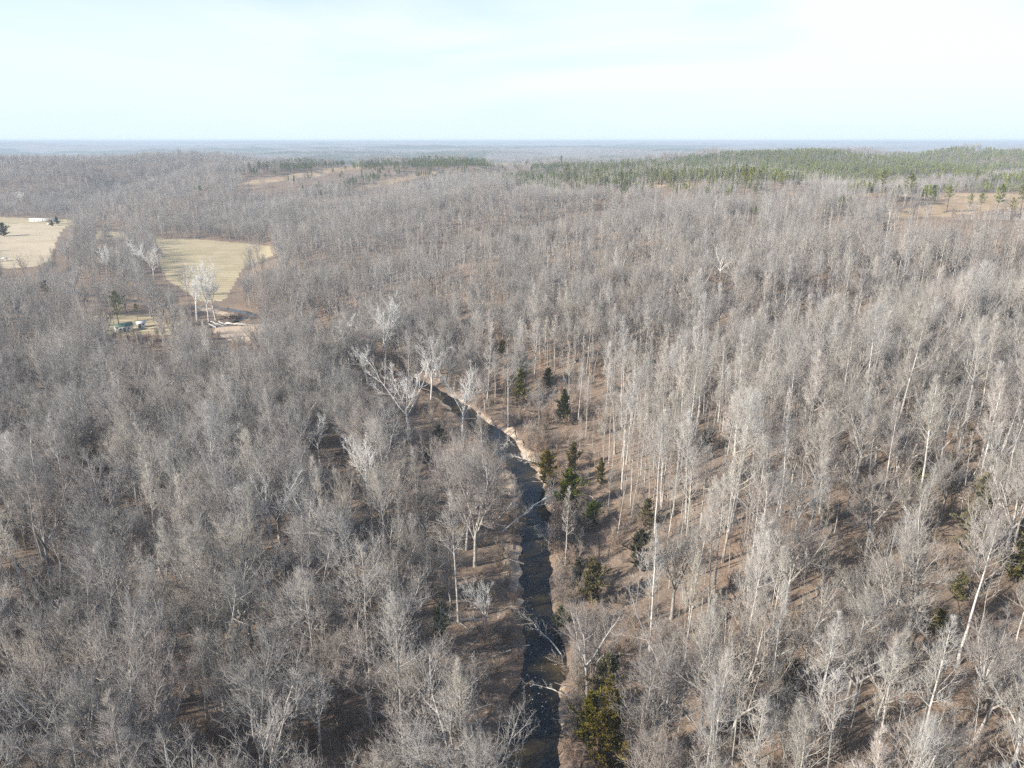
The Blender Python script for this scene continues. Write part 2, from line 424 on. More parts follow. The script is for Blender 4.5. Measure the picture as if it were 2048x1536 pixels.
# ------------------------------------------------------------------ mesh helpers
def make_mesh(name, V, polys, mats, smooth=False, midx=None):
    """V (n,3); polys: list of (m,k) index arrays"""
    me = bpy.data.meshes.new(name)
    V = np.asarray(V, np.float32)
    polys = [np.asarray(p, np.int32) for p in polys if len(p)]
    nl = sum(p.size for p in polys); npoly = sum(len(p) for p in polys)
    me.vertices.add(len(V)); me.vertices.foreach_set('co', V.ravel())
    me.loops.add(nl); me.loops.foreach_set('vertex_index', np.concatenate([p.ravel() for p in polys]))
    me.polygons.add(npoly)
    tot = np.concatenate([np.full(len(p), p.shape[1]) for p in polys]).astype(np.int32)
    st = np.concatenate([[0], np.cumsum(tot)[:-1]]).astype(np.int32)
    me.polygons.foreach_set('loop_start', st)
    if midx is not None:
        me.polygons.foreach_set('material_index', np.asarray(midx, np.int32))
    if smooth:
        me.polygons.foreach_set('use_smooth', np.ones(npoly, bool))
    me.update(calc_edges=True)
    for m in (mats if isinstance(mats, (list, tuple)) else [mats]):
        me.materials.append(m)
    return me
def tubes(P, Rd, sides):
    n, K, _ = P.shape
    T = np.gradient(P, axis=1)
    T /= np.linalg.norm(T, axis=2, keepdims=True) + 1e-9
    ref = np.zeros((n, 1, 3)); T0 = T[:, 0]
    vert = np.abs(T0[:, 2]) > .8
    ref[vert, 0] = (1, 0, 0); ref[~vert, 0] = (0, 0, 1)
    U = np.cross(T, ref); U /= np.linalg.norm(U, axis=2, keepdims=True) + 1e-9
    W = np.cross(T, U)
    a = np.arange(sides) / sides * 2 * np.pi
    V = P[:, :, None] + Rd[:, :, None, None] * (np.cos(a)[None, None, :, None] * U[:, :, None] + np.sin(a)[None, None, :, None] * W[:, :, None])
    V = V.reshape(-1, 3)
    b = (np.arange(n) * K * sides)[:, None, None]
    k = (np.arange(K - 1) * sides)[None, :, None]
    i = np.arange(sides)[None, None, :]; j = (i + 1) % sides
    q = np.stack([b + k + i, b + k + j, b + k + sides + j, b + k + sides + i], -1).reshape(-1, 4)
    return V, q
def spikes(P0, P1, r):
    """slender three sided twigs ending in a point"""
    n = len(P0)
    T = P1 - P0; T /= np.linalg.norm(T, axis=1, keepdims=True) + 1e-9
    ref = np.where(np.abs(T[:, 2:]) > .8, np.array([[1., 0, 0]]), np.array([[0, 0, 1.]]))
    U = np.cross(T, ref); U /= np.linalg.norm(U, axis=1, keepdims=True) + 1e-9
    W = np.cross(T, U)
    vs = [P0 + r[:, None] * (math.cos(a) * U + math.sin(a) * W) for a in (0, 2.094, 4.189)] + [P1]
    V = np.stack(vs, 1).reshape(-1, 3)
    b = np.arange(n)[:, None] * 4
    f = np.concatenate([b + np.array([[0, 1, 3]]), b + np.array([[1, 2, 3]]), b + np.array([[2, 0, 3]])])
    return V, f
def blades(P0, P1, wd, g, fat=.55):
    """leafy sprays: two crossed little kites each"""
    n = len(P0)
    D = P1 - P0; T = D / (np.linalg.norm(D, axis=1, keepdims=True) + 1e-9)
    rr = g.normal(size=(n, 3))
    U = np.cross(T, rr); U /= np.linalg.norm(U, axis=1, keepdims=True) + 1e-9
    W = np.cross(T, U)
    Vs = []; 
    mid = P0 + D * fat
    for X in (U, W):
        Vs.append(np.stack([P0, mid + X * wd[:, None], P1, mid - X * wd[:, None]], 1))
    V = np.concatenate(Vs).reshape(-1, 3)
    f = np.arange(2 * n)[:, None] * 4 + np.array([[0, 1, 2, 3]])
    return V, f
def interp(P, t):
    n, K, _ = P.shape
    x = np.clip(t, 0, .9999) * (K - 1)
    i = x.astype(int); f = (x - i)[..., None]
    idx = np.arange(n)[:, None]
    return P[idx, i] * (1 - f) + P[idx, i + 1] * f, P[idx, i + 1] - P[idx, i]
def grow(g, P, Rd, nch, t0, t1, ang, lenf, K=3, up=.3, wob=.25, rr=.55, rmin=.012, flat_=0.0):
    n = len(P)
    t = (np.arange(nch) + g.random((n, nch))) / nch * (t1 - t0) + t0
    p, T = interp(P, t)
    T = T / (np.linalg.norm(T, axis=2, keepdims=True) + 1e-9)
    rp_ = np.take_along_axis(Rd, np.clip((t * (Rd.shape[1] - 1)).astype(int), 0, Rd.shape[1] - 1), 1)
    az = np.arange(nch)[None] * 2.4 + g.random((n, 1)) * 6.28 + g.normal(0, .4, (n, nch))
    ref = np.where(np.abs(T[..., 2:]) > .85, np.array([1., 0, 0]), np.array([0, 0, 1.]))
    U = np.cross(T, ref); U /= np.linalg.norm(U, axis=2, keepdims=True) + 1e-9
    W = np.cross(T, U)
    A = (ang[0] + (ang[1] - ang[0]) * (t - t0) / max(t1 - t0, 1e-6) + g.normal(0, .15, t.shape))[..., None]
    d = np.cos(A) * T + np.sin(A) * (np.cos(az)[..., None] * U + np.sin(az)[..., None] * W)
    Ln = lenf(t, g) if callable(lenf) else np.full(t.shape, lenf)
    Ln = np.maximum(Ln * (1 + g.normal(0, .18, t.shape)), .12)
    p = p.reshape(-1, 3); d = d.reshape(-1, 3); Ln = Ln.reshape(-1); r0 = np.minimum(rp_.reshape(-1) * rr, .03 * Ln + rmin)
    if flat_: d[:, 2] *= (1 - flat_)
    pts = [p]
    for k in range(K - 1):
        d = d + wob * g.normal(size=d.shape) / math.sqrt(K); d[:, 2] += up / (K - 1)
        d /= np.linalg.norm(d, axis=1, keepdims=True)
        p = p + d * (Ln / (K - 1))[:, None]
        pts.append(p)
    Pn = np.stack(pts, 1)
    Rn = np.maximum(r0[:, None] * np.linspace(1, .3, K)[None], rmin * .8)
    return Pn, Rn, Ln
def parent_len(P):
    return np.linalg.norm(np.diff(P, axis=1), axis=2).sum(1)
class Geo:
    def __init__(s): s.V = []; s.F = []; s.mi = []; s.n = 0
    def add(s, VF, m=0):
        V, f = VF
        if not len(V): return
        s.V.append(V); s.F.append(f + s.n); s.mi.append(np.full(len(f), m)); s.n += len(V)
    def merged(s, o, m=1):
        g = Geo(); 
        for V, f, mi, base in s.items(): g.add((V, f - base), 0)
        for V, f, mi, base in o.items(): g.add((V, f - base), m)
        return g
    def items(s):
        b = 0
        for V, f, mi in zip(s.V, s.F, s.mi):
            yield V, f, mi, b
            b += len(V)
    def mesh(s, name, mats, smooth=False):
        order = sorted(range(len(s.F)), key=lambda i: s.F[i].shape[1])
        by = {}
        for i in order: by.setdefault(s.F[i].shape[1], []).append(i)
        polys = [np.concatenate([s.F[i] for i in ids]) for ids in by.values()]
        mi = np.concatenate([s.mi[i] for ids in by.values() for i in ids])
        return make_mesh(name, np.concatenate(s.V), polys, mats, smooth, mi)

def trunk_path(g, H, lean=.03, wob=.02, K=8, r0=.28, tip=.12):
    z = np.linspace(0, 1, K)
    a = g.random() * 6.28
    x = np.cumsum(g.normal(0, wob, K)) * H / K * 2 + lean * H * z ** 1.3 * math.cos(a)
    y = np.cumsum(g.normal(0, wob, K)) * H / K * 2 + lean * H * z ** 1.3 * math.sin(a)
    x -= x[0]; y -= y[0]
    P = np.stack([x, y, z * H], 1)[None]
    P[:, 0, 2] = -.6
    Rr = (r0 * (1 - z * (1 - tip)))[None]
    Rr[0, 0] *= 1.35
    return P, Rr

def tree(kind, seed, lod=0):
    """returns (trunk geometry, crown geometry)"""
    g = np.random.default_rng(seed * 17 + lod * 0 + hash(kind) % 1) if False else np.random.default_rng(seed)
    tr, cr = Geo(), Geo()
    s0 = (7, 5, 3)[lod]
    fat = (1.0, 1.7, 3.2)[lod]
    if kind == 'slender':
        H = 27.0 * g.uniform(.92, 1.08)
        P, Rr = trunk_path(g, H, .035, .012, 9, g.uniform(.21, .29), .10)
        tr.add(tubes(P, Rr, s0))
        base = g.uniform(.36, .6)
        wdt = g.uniform(3.2, 6.6)
        prof = lambda t, g: wdt * np.clip(1.15 - 1.05 * ((t - base) / (1 - base)) ** 1.4, .15, 1) * g.uniform(.7, 1.15, t.shape)
        a, ra, _ = grow(g, P, Rr, (20, 16, 9)[lod], base, .985, (.95, .5), prof, 5, .75, .22, .5, .03)
        cnt = ((6, 5, 3), (5, 4, 0), (4, 0, 0))[lod]; tw = ((1.25, .75), (1.3, 0), (0, 0))[lod]
    elif kind == 'broad':
        H = 21.0 * g.uniform(.9, 1.1)
        fork = g.uniform(.36, .5)
        P, Rr = trunk_path(g, H * fork, .06, .02, 5, g.uniform(.27, .38), .62)
        tr.add(tubes(P, Rr, s0))
        n1 = int(g.integers(5, 8))
        a0, r0, _ = grow(g, P, Rr, n1, .62, 1.0, (.62, .28), lambda t, g: H * (1 - fork) * g.uniform(.82, 1.1, t.shape), 7, .45, .24, .66, .07)
        r0 = r0 * 1.2
        tr.add(tubes(a0, r0, max(3, s0 - 2)))
        L0 = parent_len(a0)[:, None]
        a, ra, _ = grow(g, a0, r0, (8, 7, 5)[lod], .22, 1.0, (.95, .45), lambda t, g: L0 * (.52 - .28 * t) * g.uniform(.7, 1.2, t.shape), 4, .55, .28, .6, .03)
        cnt = ((6, 5, 2), (5, 3, 0), (4, 0, 0))[lod]; tw = ((1.15, .8), (1.3, 0), (0, 0))[lod]
    elif kind == 'sycamore':
        H = 25.0 * g.uniform(.95, 1.08)
        fork = g.uniform(.3, .45)
        P, Rr = trunk_path(g, H * fork, .08, .02, 5, g.uniform(.34, .42), .7)
        tr.add(tubes(P, Rr, s0))
        a0, r0, _ = grow(g, P, Rr, 5, .7, 1.0, (.7, .22), lambda t, g: H * (1 - fork) * g.uniform(.75, 1.1, t.shape), 8, .5, .3, .68, .1)
        r0 = r0 * .8
        tr.add(tubes(a0, r0, max(3, s0 - 1)))
        L0 = parent_len(a0)[:, None]
        a, ra, _ = grow(g, a0, r0, 8, .2, .97, (.9, .5), lambda t, g: L0 * (.42 - .2 * t) * g.uniform(.5, 1.3, t.shape), 5, .5, .35, .62, .05)
        cnt = ((6, 5, 3), (4, 3, 0), (3, 0, 0))[lod]; tw = ((.9, .6), (1.0, 0), (0, 0))[lod]
    elif kind == 'pole':
        H = 15.0 * g.uniform(.8, 1.15)
        P, Rr = trunk_path(g, H, .05, .02, 7, g.uniform(.07, .12), .12)
        tr.add(tubes(P, Rr, max(3, s0 - 2)))
        base = g.uniform(.4, .6)
        prof = lambda t, g: 2.3 * np.clip(1.2 - 1.1 * ((t - base) / (1 - base)), .2, 1) * g.uniform(.6, 1.2, t.shape)
        a, ra, _ = grow(g, P, Rr, (12, 9, 6)[lod], base, .98, (.9, .5), prof, 4, .7, .25, .5, .02)
        cnt = ((6, 5, 0), (4, 0, 0), (3, 0, 0))[lod]; tw = ((.8, .5), (0, 0), (0, 0))[lod]
    elif kind == 'brush':
        m = 7
        P0 = np.zeros((m, 4, 3)); dd = g.normal(0, .45, (m, 2))
        hh = g.uniform(1.6, 4.2, m)
        for k in range(4):
            P0[:, k, :2] = g.normal(0, .35, (m, 2)) * (k == 0) + dd * k * .6
            P0[:, k, 2] = hh * k / 3 - .1
        r0 = np.repeat(np.linspace(.035, .012, 4)[None], m, 0)
        tr.add(tubes(P0, r0, 3))
        a, ra, _ = grow(g, P0, r0, 8, .3, 1, (.8, .5), lambda t, g: np.full(t.shape, 1.2), 3, .4, .3, .6, .015)
        cnt = (7, 0, 0); tw = (0, 0); fat = 1.2
    cr.add(tubes(a, ra * (1 + .25 * lod), 4 if lod == 0 else 3))
    par, rp = a, ra
    # finer orders, upswept
    if cnt[0] and cnt[1]:
        L0 = parent_len(par)[:, None]
        par, rp, _ = grow(g, par, rp, cnt[0], .15, 1.0, (.9, .45), lambda t, g: L0 * (.55 - .25 * t) * g.uniform(.6, 1.25, t.shape), 3, .45, .3, .6, .018 * fat)
        cr.add(tubes(par, rp, 3))
    elif cnt[0]:
        L0 = parent_len(par)[:, None]
        q, rq, _ = grow(g, par, rp, cnt[0] + 3, .1, 1.0, (.9, .4), lambda t, g: L0 * (.6 - .2 * t) * g.uniform(.6, 1.2, t.shape), 2, .4, .3, .9, .022 * fat)
        cr.add(spikes(q[:, 0], q[:, -1], rq[:, 0]))
    if cnt[1]:
        ln = tw[0] if cnt[2] else max(tw[0], .8)
        L0 = parent_len(par)[:, None]
        q, rq, _ = grow(g, par, rp, cnt[1], .12, 1.0, (.85, .4), lambda t, g: np.minimum(L0 * .8, ln * 1.25) * g.uniform(.6, 1.3, t.shape), 2, .35, .3, .8, .0145 * fat)
        cr.add(spikes(q[:, 0], q[:, -1], rq[:, 0]))
        if cnt[2]:
            q2, rq2, _ = grow(g, q, rq, cnt[2], .25, 1.0, (.8, .4), lambda t, g: np.full(t.shape, tw[1]) * g.uniform(.6, 1.3, t.shape), 2, .35, .3, .9, .0115 * fat)
            cr.add(spikes(q2[:, 0], q2[:, -1], rq2[:, 0]))
    return tr, cr

def conifer(kind, seed, lod=0):
    g = np.random.default_rng(seed)
    tr, cr = Geo(), Geo()
    if kind == 'cedar':                     # unit: about 10 m tall, dense to the ground
        H = 10.0
        P, Rr = trunk_path(g, H, .03, .015, 6, .16, .15)
        tr.add(tubes(P, Rr, 6))
        wd = g.uniform(1.8, 2.4)
        prof = lambda t, g: wd * np.clip(np.sin(np.clip(t * 1.1 + .28, 0, 1.3) * 2.3) ** .8 + .05, .12, 1) * g.uniform(.35, 1.25, t.shape)
        a, ra, _ = grow(g, P, Rr, 78, .06, 1.0, (1.3, .55), prof, 4, .75, .3, .4, .02)
        tr.add(tubes(a, ra, 3))
        L0 = parent_len(a)[:, None]
        b_, rb, _ = grow(g, a, ra, 9, .25, 1.0, (.9, .4), lambda t, g: np.maximum(L0 * .38, .3) * g.uniform(.6, 1.3, t.shape), 2, .6, .3, .7, .01)
        c_, rc, Lc = grow(g, b_, rb, 9, .1, 1.0, (.9, .4), lambda t, g: np.full(t.shape, .32), 2, .8, .4, .7, .01)
        cr.add(blades(c_[:, 0], c_[:, -1], g.uniform(.04, .085, len(c_)), g))
        cr.add(blades(b_[:, 0], b_[:, -1], g.uniform(.05, .1, len(b_)), g))
    elif kind == 'pine':                    # about 20 m tall, bare lower trunk
        H = 20.0
        P, Rr = trunk_path(g, H, .03, .012, 8, .24, .12)
        tr.add(tubes(P, Rr, 6))
        base = g.uniform(.35, .55)
        prof = lambda t, g: 3.1 * np.clip(np.sin(np.clip((t - base) / (1 - base) * 2.5 + .55, 0, 3.0)), .2, 1) * g.uniform(.55, 1.2, t.shape)
        a, ra, _ = grow(g, P, Rr, 34, base, 1.0, (1.45, .6), prof, 4, .35, .2, .45, .03)
        tr.add(tubes(a, ra, 3))
        L0 = parent_len(a)[:, None]
        b_, rb, _ = grow(g, a, ra, 7, .3, 1.0, (.9, .3), lambda t, g: np.maximum(L0 * .35, .4) * g.uniform(.6, 1.3, t.shape), 2, .6, .3, .7, .012)
        c_, rc, Lc = grow(g, b_, rb, 13, .2, 1.0, (1.0, .3), lambda t, g: np.full(t.shape, .42), 2, .5, .5, .7, .01)
        cr.add(blades(c_[:, 0], c_[:, -1], g.uniform(.06, .12, len(c_)), g))
    else:                                   # plantation pine, coarse
        H = 15.0
        P, Rr = trunk_path(g, H, .02, .012, 3, .16, .12)
        tr.add(tubes(P, Rr, 3))
        prof = lambda t, g: 2.5 * np.clip(1.25 - t, .2, .8) * g.uniform(.7, 1.25, t.shape)
        a, ra, _ = grow(g, P, Rr, 30, .32, 1.0, (1.3, .5), prof, 2, .4, .2, .45, .03)
        b_, rb, _ = grow(g, a, ra, 5, .3, 1.0, (1.0, .3), lambda t, g: np.full(t.shape, .95), 2, .5, .5, .7, .01)
        cr.add(blades(b_[:, 0], b_[:, -1], g.uniform(.32, .55, len(b_)), g))
        cr.add(blades(a[:, 0], a[:, -1], g.uniform(.25, .4, len(a)), g, .7))
    return tr, cr

TM = {'slender': ('bark_pale', 'twig_pale'), 'broad': ('bark_grey', 'twig_grey'), 'sycamore': ('bark_white', 'bark_white'), 'pole': ('bark_pale', 'twig_pale'),
      'brush': ('brush', 'brush'), 'cedar': ('bark_dark', 'cedar'), 'pine': ('bark_dark', 'pine'), 'farpine': ('bark_dark', 'pine')}
def split_meshes(kind, seed, gen=tree):
    tr, cr = gen(kind, seed)
    return tr.mesh('trunk', M[TM[kind][0]], True), cr.mesh('crown', M[TM[kind][1]])
def merged_obj(kind, seed, lod, gen=tree):
    tr, cr = gen(kind, seed, lod)
    g = tr.merged(cr)
    me = g.mesh(kind + '_forest_tree', [M[TM[kind][0]], M[TM[kind][1]]])
    return bpy.data.objects.new(kind + '_forest_tree', me)      # source for the forest, not linked

# ------------------------------------------------------------------ object helpers
def props(o, label=None, cat=None, group=None, kind=None):
    if label: o['label'] = label
    if cat: o['category'] = cat
    if group: o['group'] = group
    if kind: o['kind'] = kind
    return o
def link(name, me, parent=None, loc=(0, 0, 0), rot=(0, 0, 0), scl=1.0):
    o = bpy.data.objects.new(name, me)
    o.location = loc; o.rotation_euler = rot; o.scale = (scl,) * 3 if not isinstance(scl, tuple) else scl
    o.parent = parent
    COL.objects.link(o)
    return o
def place(name, meshes, loc, rz, scl, label, cat, group=None, tilt=(0, 0), names=('trunk', 'crown')):
    root = link(name, None, None, loc, (tilt[0], tilt[1], rz), scl)
    root.empty_display_size = .5
    for n_, me in zip(names, meshes):
        link(n_, me, root)
    props(root, label, cat, group)
    return root

# ------------------------------------------------------------------ ground mesh
ang_f = np.radians(np.arange(-50, 50.01, .2)); ang_b = np.radians(np.arange(53, 310, 3.0))
ang = np.concatenate([ang_f, ang_b])
rad = np.concatenate([np.linspace(6, 40, 12)[:-1], 40 * (22000 / 40) ** (np.arange(640) / 639)])
A, Rr_ = np.meshgrid(ang, rad)
X = (np.sin(A) * Rr_); Y = (np.cos(A) * Rr_)
x = X.ravel(); y = Y.ravel()
z = terrain(x, y)
nA, nR = len(ang), len(rad)
V = np.stack([x, y, z], 1)
V = np.vstack([V, [[0, 0, tz(0, 0)]]])
i = np.arange(nR - 1)[:, None] * nA; j = np.arange(nA)[None]
q = np.stack([i + j, i + nA + j, i + nA + (j + 1) % nA, i + (j + 1) % nA], -1).reshape(-1, 4)[:, ::-1]
tri = np.stack([np.full(nA, nA * nR), np.arange(nA), (np.arange(nA) + 1) % nA], 1)[:, ::-1]
gme = make_mesh('ground', V, [tri, q], M['ground'], True)
px, py, dep = project(V[:, 0], V[:, 1], V[:, 2])
vis = V[:, 1] > 30
def att(nm, val):
    a = gme.attributes.new(nm, 'FLOAT', 'POINT'); a.data.foreach_set('value', np.asarray(val, np.float32))
r_ = np.hypot(V[:, 0], V[:, 1])
near_ = r_ < 1300
att('field', (poly_hit(px, py, [FIELDS[0], FIELDS[2], FIELDS[3], YARD]) & vis & near_).astype(float))
att('tan', (poly_hit(px, py, [FIELDS[1]]) & vis & near_).astype(float))
att('clearing', (poly_hit(px, py, CLEAR) & vis & (r_ < 3500)).astype(float))
cd, cw = seg_dist(V[:, 0], V[:, 1], CREEK, CW)
sandn = fbm(V[:, 0] / 14, V[:, 1] / 14, 55, 3)
# bare sand on the banks, widest on the left of the straight reach and on the cut bank upstream
leftbar = in_poly(px, py, [(985, 1290), (1000, 1180), (1010, 1090), (1075, 1090), (1075, 1290)]) | in_poly(px, py, [(1010, 940), (930, 1000), (1010, 1060), (1060, 960)])
cut = in_poly(px, py, [(870, 780), (960, 800), (1050, 850), (1120, 960), (1110, 1020), (1070, 1000), (960, 860), (860, 800)])
bank = np.clip(1.25 - (cd - cw) / (1.2 + 2.2 * sandn + 5.5 * leftbar + 1.3 * cut), 0, 1) * (.42 + .58 * (leftbar | cut)) * np.clip(.85 + 1.7 * fbm(V[:, 0] / 5, V[:, 1] / 5, 56, 3), .1, 1.2)
pool = seg_dist(V[:, 0], V[:, 1], jp)
att('sand', np.where(vis & near_, np.clip(np.maximum(bank, poly_hit(px, py, SANDS) * 1.0), 0, 1), 0))
att('far', np.clip((r_ - 4300) / 900, 0, 1))
go = link('ground', gme); go['kind'] = 'structure'

# water
def ribbon(pts, wds, z, extra=1.15):
    pts = np.array(pts); n = len(pts)
    T = np.gradient(pts, axis=0); T /= np.linalg.norm(T, axis=1, keepdims=True)
    Nn = np.stack([T[:, 1], -T[:, 0]], 1)
    w_ = np.array(wds)[:, None] * extra + .6
    a = np.c_[pts - Nn * w_, np.full(n, z)]; b = np.c_[pts + Nn * w_, np.full(n, z)]
    V = np.stack([a, b], 1).reshape(-1, 3)
    i = np.arange(n - 1)[:, None] * 2
    return V, i + np.array([[0, 1, 3, 2]])
V1, f1 = ribbon(CREEK, [c_ + 1.6 for c_ in CW], WZ)
wo = link('creek_water', make_mesh('creek_water', V1, [f1[:, ::-1]], M['water'])); wo['kind'] = 'structure'
V2, f2 = ribbon(jp, jw, WZ - .004)
wo = link('pool_water', make_mesh('pool_water', V2, [f2[:, ::-1]], M['water'])); wo['kind'] = 'structure'

# ------------------------------------------------------------------ where trees stand
def scatter(sp_, r0, r1, half, seed):
    g = np.random.default_rng(seed)
    ext = r1
    xs = np.arange(-ext, ext, sp_); ys = np.arange(-40 if r0 < 100 else r0 * .6, ext, sp_ * .87)
    XX, YY = np.meshgrid(xs, ys)
    XX = XX + (np.arange(len(ys)) % 2)[:, None] * sp_ / 2
    XX = XX + g.uniform(-.42, .42, XX.shape) * sp_; YY = YY + g.uniform(-.42, .42, YY.shape) * sp_
    x, y = XX.ravel(), YY.ravel()
    r = np.hypot(x, y); a = np.degrees(np.arctan2(x, y))
    m = (r >= r0) & (r < r1) & (((a > -half - (6 if r0 > 300 else 14)) & (a < half)) )
    if r0 < 100:
        m = (r < r1) & (y > 18) & (np.abs(x) < .85 * y + 40)
    return x[m], y[m]
BANDS = [(7.5, 0, 420), (7.9, 420, 900), (9.0, 900, 1700), (11.5, 1700, 2900), (15.0, 2900, 5000)]
X, Y, B = [], [], []
for k, (s_, a_, b_) in enumerate(BANDS):
    x, y = scatter(s_, a_, b_, 42, 100 + k)
    X.append(x); Y.append(y); B.append(np.full(len(x), k))
X = np.concatenate(X); Y = np.concatenate(Y); B = np.concatenate(B)
def hill_s(x, y):
    d = seg_dist(x, y, EDGE)
    return np.where(in_poly(x, y, HILL), d, -d)
# world zones that stay open whatever stands before them
OPENPX = FIELDS + CLEAR + SANDS + [[(395, 625), (520, 622), (520, 660), (395, 662)]]
CREEKPX = [[(1030, 960), (1090, 960), (1105, 1020), (1100, 1100), (1112, 1200), (1128, 1300), (1130, 1390), (1140, 1536), (1000, 1536), (1040, 1400), (1040, 1300), (1030, 1200), (1030, 1100), (1045, 1030)],
           [(1005, 900), (1045, 900), (1060, 960), (1030, 960)], [(745, 728), (800, 742), (880, 772), (930, 800), (900, 818), (800, 768), (745, 742)], [(940, 815), (1010, 850), (1010, 905), (950, 870), (900, 810), (870, 780)]]
SHEDPX = [[(225, 628), (300, 628), (300, 668), (225, 668)], [(60, 428), (125, 428), (125, 452), (60, 452)]]
def plant(X, Y, Ht, seed, cprob=.8, lo=.35):
    """drops trees in open ground and lowers those whose tops would hide it; returns mask and height factor"""
    g = np.random.default_rng(seed)
    Z = terrain(X, Y)
    cd, cw = seg_dist(X, Y, CREEK, CW)
    keep = cd > cw + 2.2
    jd = seg_dist(X, Y, jp); keep &= jd > 8
    px0, py0, dep = project(X, Y, Z)
    r = np.hypot(X, Y)
    nearm = r < 3500
    keep &= ~(poly_hit(px0, py0, [YARD]) & (Y > 30) & (g.random(len(X)) < .7))
    keep &= ~(poly_hit(px0, py0, OPENPX) & nearm & (Y > 30))
    f = np.ones(len(X))
    u = g.random(len(X))
    for fr in (1.0, .85, .7, .55, .4, .25, .12):
        p1, q1, _ = project(X, Y, Z + Ht * f * .97)
        hit = poly_hit(p1, q1, OPENPX) & (u < .93)
        hit |= poly_hit(p1, q1, SHEDPX)
        hit |= poly_hit(p1, q1, CREEKPX) & (u < cprob)
        f = np.where(hit & nearm, fr - .12, f)
    for q_ in (1.0, .88, .75, .62, .5, .38, .25):
        p1, q1, d1 = project(X, Y, Z + Ht * f * q_)
        for sg in (-1, 1):
            keep &= ~(poly_hit(p1 + sg * F * 3.0 / d1, q1, SHEDPX) & nearm & (Y > 30))
    # any mid height point inside an opening also blocks it
    for q_ in (.75, .5, .3):
        p1, q1, _ = project(X, Y, Z + Ht * f * q_)
        hit = (poly_hit(p1, q1, OPENPX) & (u < .85)) | (poly_hit(p1, q1, CREEKPX) & (u < cprob)) | poly_hit(p1, q1, SHEDPX)
        keep &= ~(hit & nearm & (Y > 30))
    keep &= f > lo
    return keep, f, Z, px0, py0
HT0 = 24.0
keep, fac, Z, PX, PY = plant(X, Y, np.full(len(X), HT0), 5)
X, Y, B, fac, Z, PX, PY = [a[keep] for a in (X, Y, B, fac, Z, PX, PY)]
gr9 = g = np.random.default_rng(9)
s_h = hill_s(X, Y); rr = np.hypot(X, Y)
mixn = fbm(X / 70, Y / 70, 77, 3)
ps = np.where(s_h > 0, .62 + .55 * mixn, .16 + .3 * mixn)
ps = np.where((s_h > 0) & (X < 40) & (Y > 300), .30 + .4 * mixn, ps)
ps = ps * np.interp(rr, [170, 240, 360, 900], [1.1, .8, .42, .28])
slender = g.random(len(X)) < ps
mpx, mpy, _ = project(X, Y, Z + 8)
mpx = mpx + 26 * fbm(X / 60, Y / 60, 95, 3); mpy = mpy + 9 * fbm(X / 45, Y / 45, 96, 3)
pine_m = poly_hit(mpx, mpy, PINES) & (rr > 500) & (g.random(len(X)) < np.where(PX < 1000, .55 + .9 * fbm(X / 50, Y / 50, 97, 3), .93))
pine_m |= poly_hit(mpx, mpy, PINES_SPARSE) & (rr > 500) & (g.random(len(X)) < .26)
pine_m |= (rr > 1900) & (fbm(X / 900, Y / 260, 91, 3) > .22)
dens = fbm(X / 45, Y / 45, 41, 3)
gap = g.random(len(X)) < np.clip(.08 + .12 * (s_h < 0) * (rr < 300) + 1.3 * (-dens - .12), .04, .75)
hf = np.ones(len(X))
for fr in (1.0, .8, .6, .45, .3):
    p1, q1, _ = project(X, Y, Z + 24 * fac * hf)
    hf = np.where(poly_hit(p1, q1, PINES) & ~pine_m & (rr > 500) & (g.random(len(X)) < .9), fr - .18, hf)
fac = fac * hf
keep = (~gap | pine_m) & (fac > .25) & ~(poly_hit(PX, PY, THIN) & (Y > 30) & (rr < 900) & (g.random(len(X)) < .6))
X, Y, B, fac, Z, PX, PY, slender, pine_m, rr, s_h = [a[keep] for a in (X, Y, B, fac, Z, PX, PY, slender, pine_m, rr, s_h)]
SC = fac * (.62 + .55 * g.random(len(X)) ** .7) * np.where(slender, np.interp(rr, [180, 330, 600], [1.0, .8, .72]), np.interp(rr, [190, 350, 600], [1.0, .86, .78])) * np.where(B >= 3, 1.08, 1) * np.where(B == 4, 1.15, 1)
ROT = g.random(len(X)) * 6.283
VARI = g.integers(0, 1000, len(X))

# hand placed trees push the scattered ones away
HAND = []
def spot(px, py):
    p = at(px, py); HAND.append((p[0], p[1])); return p

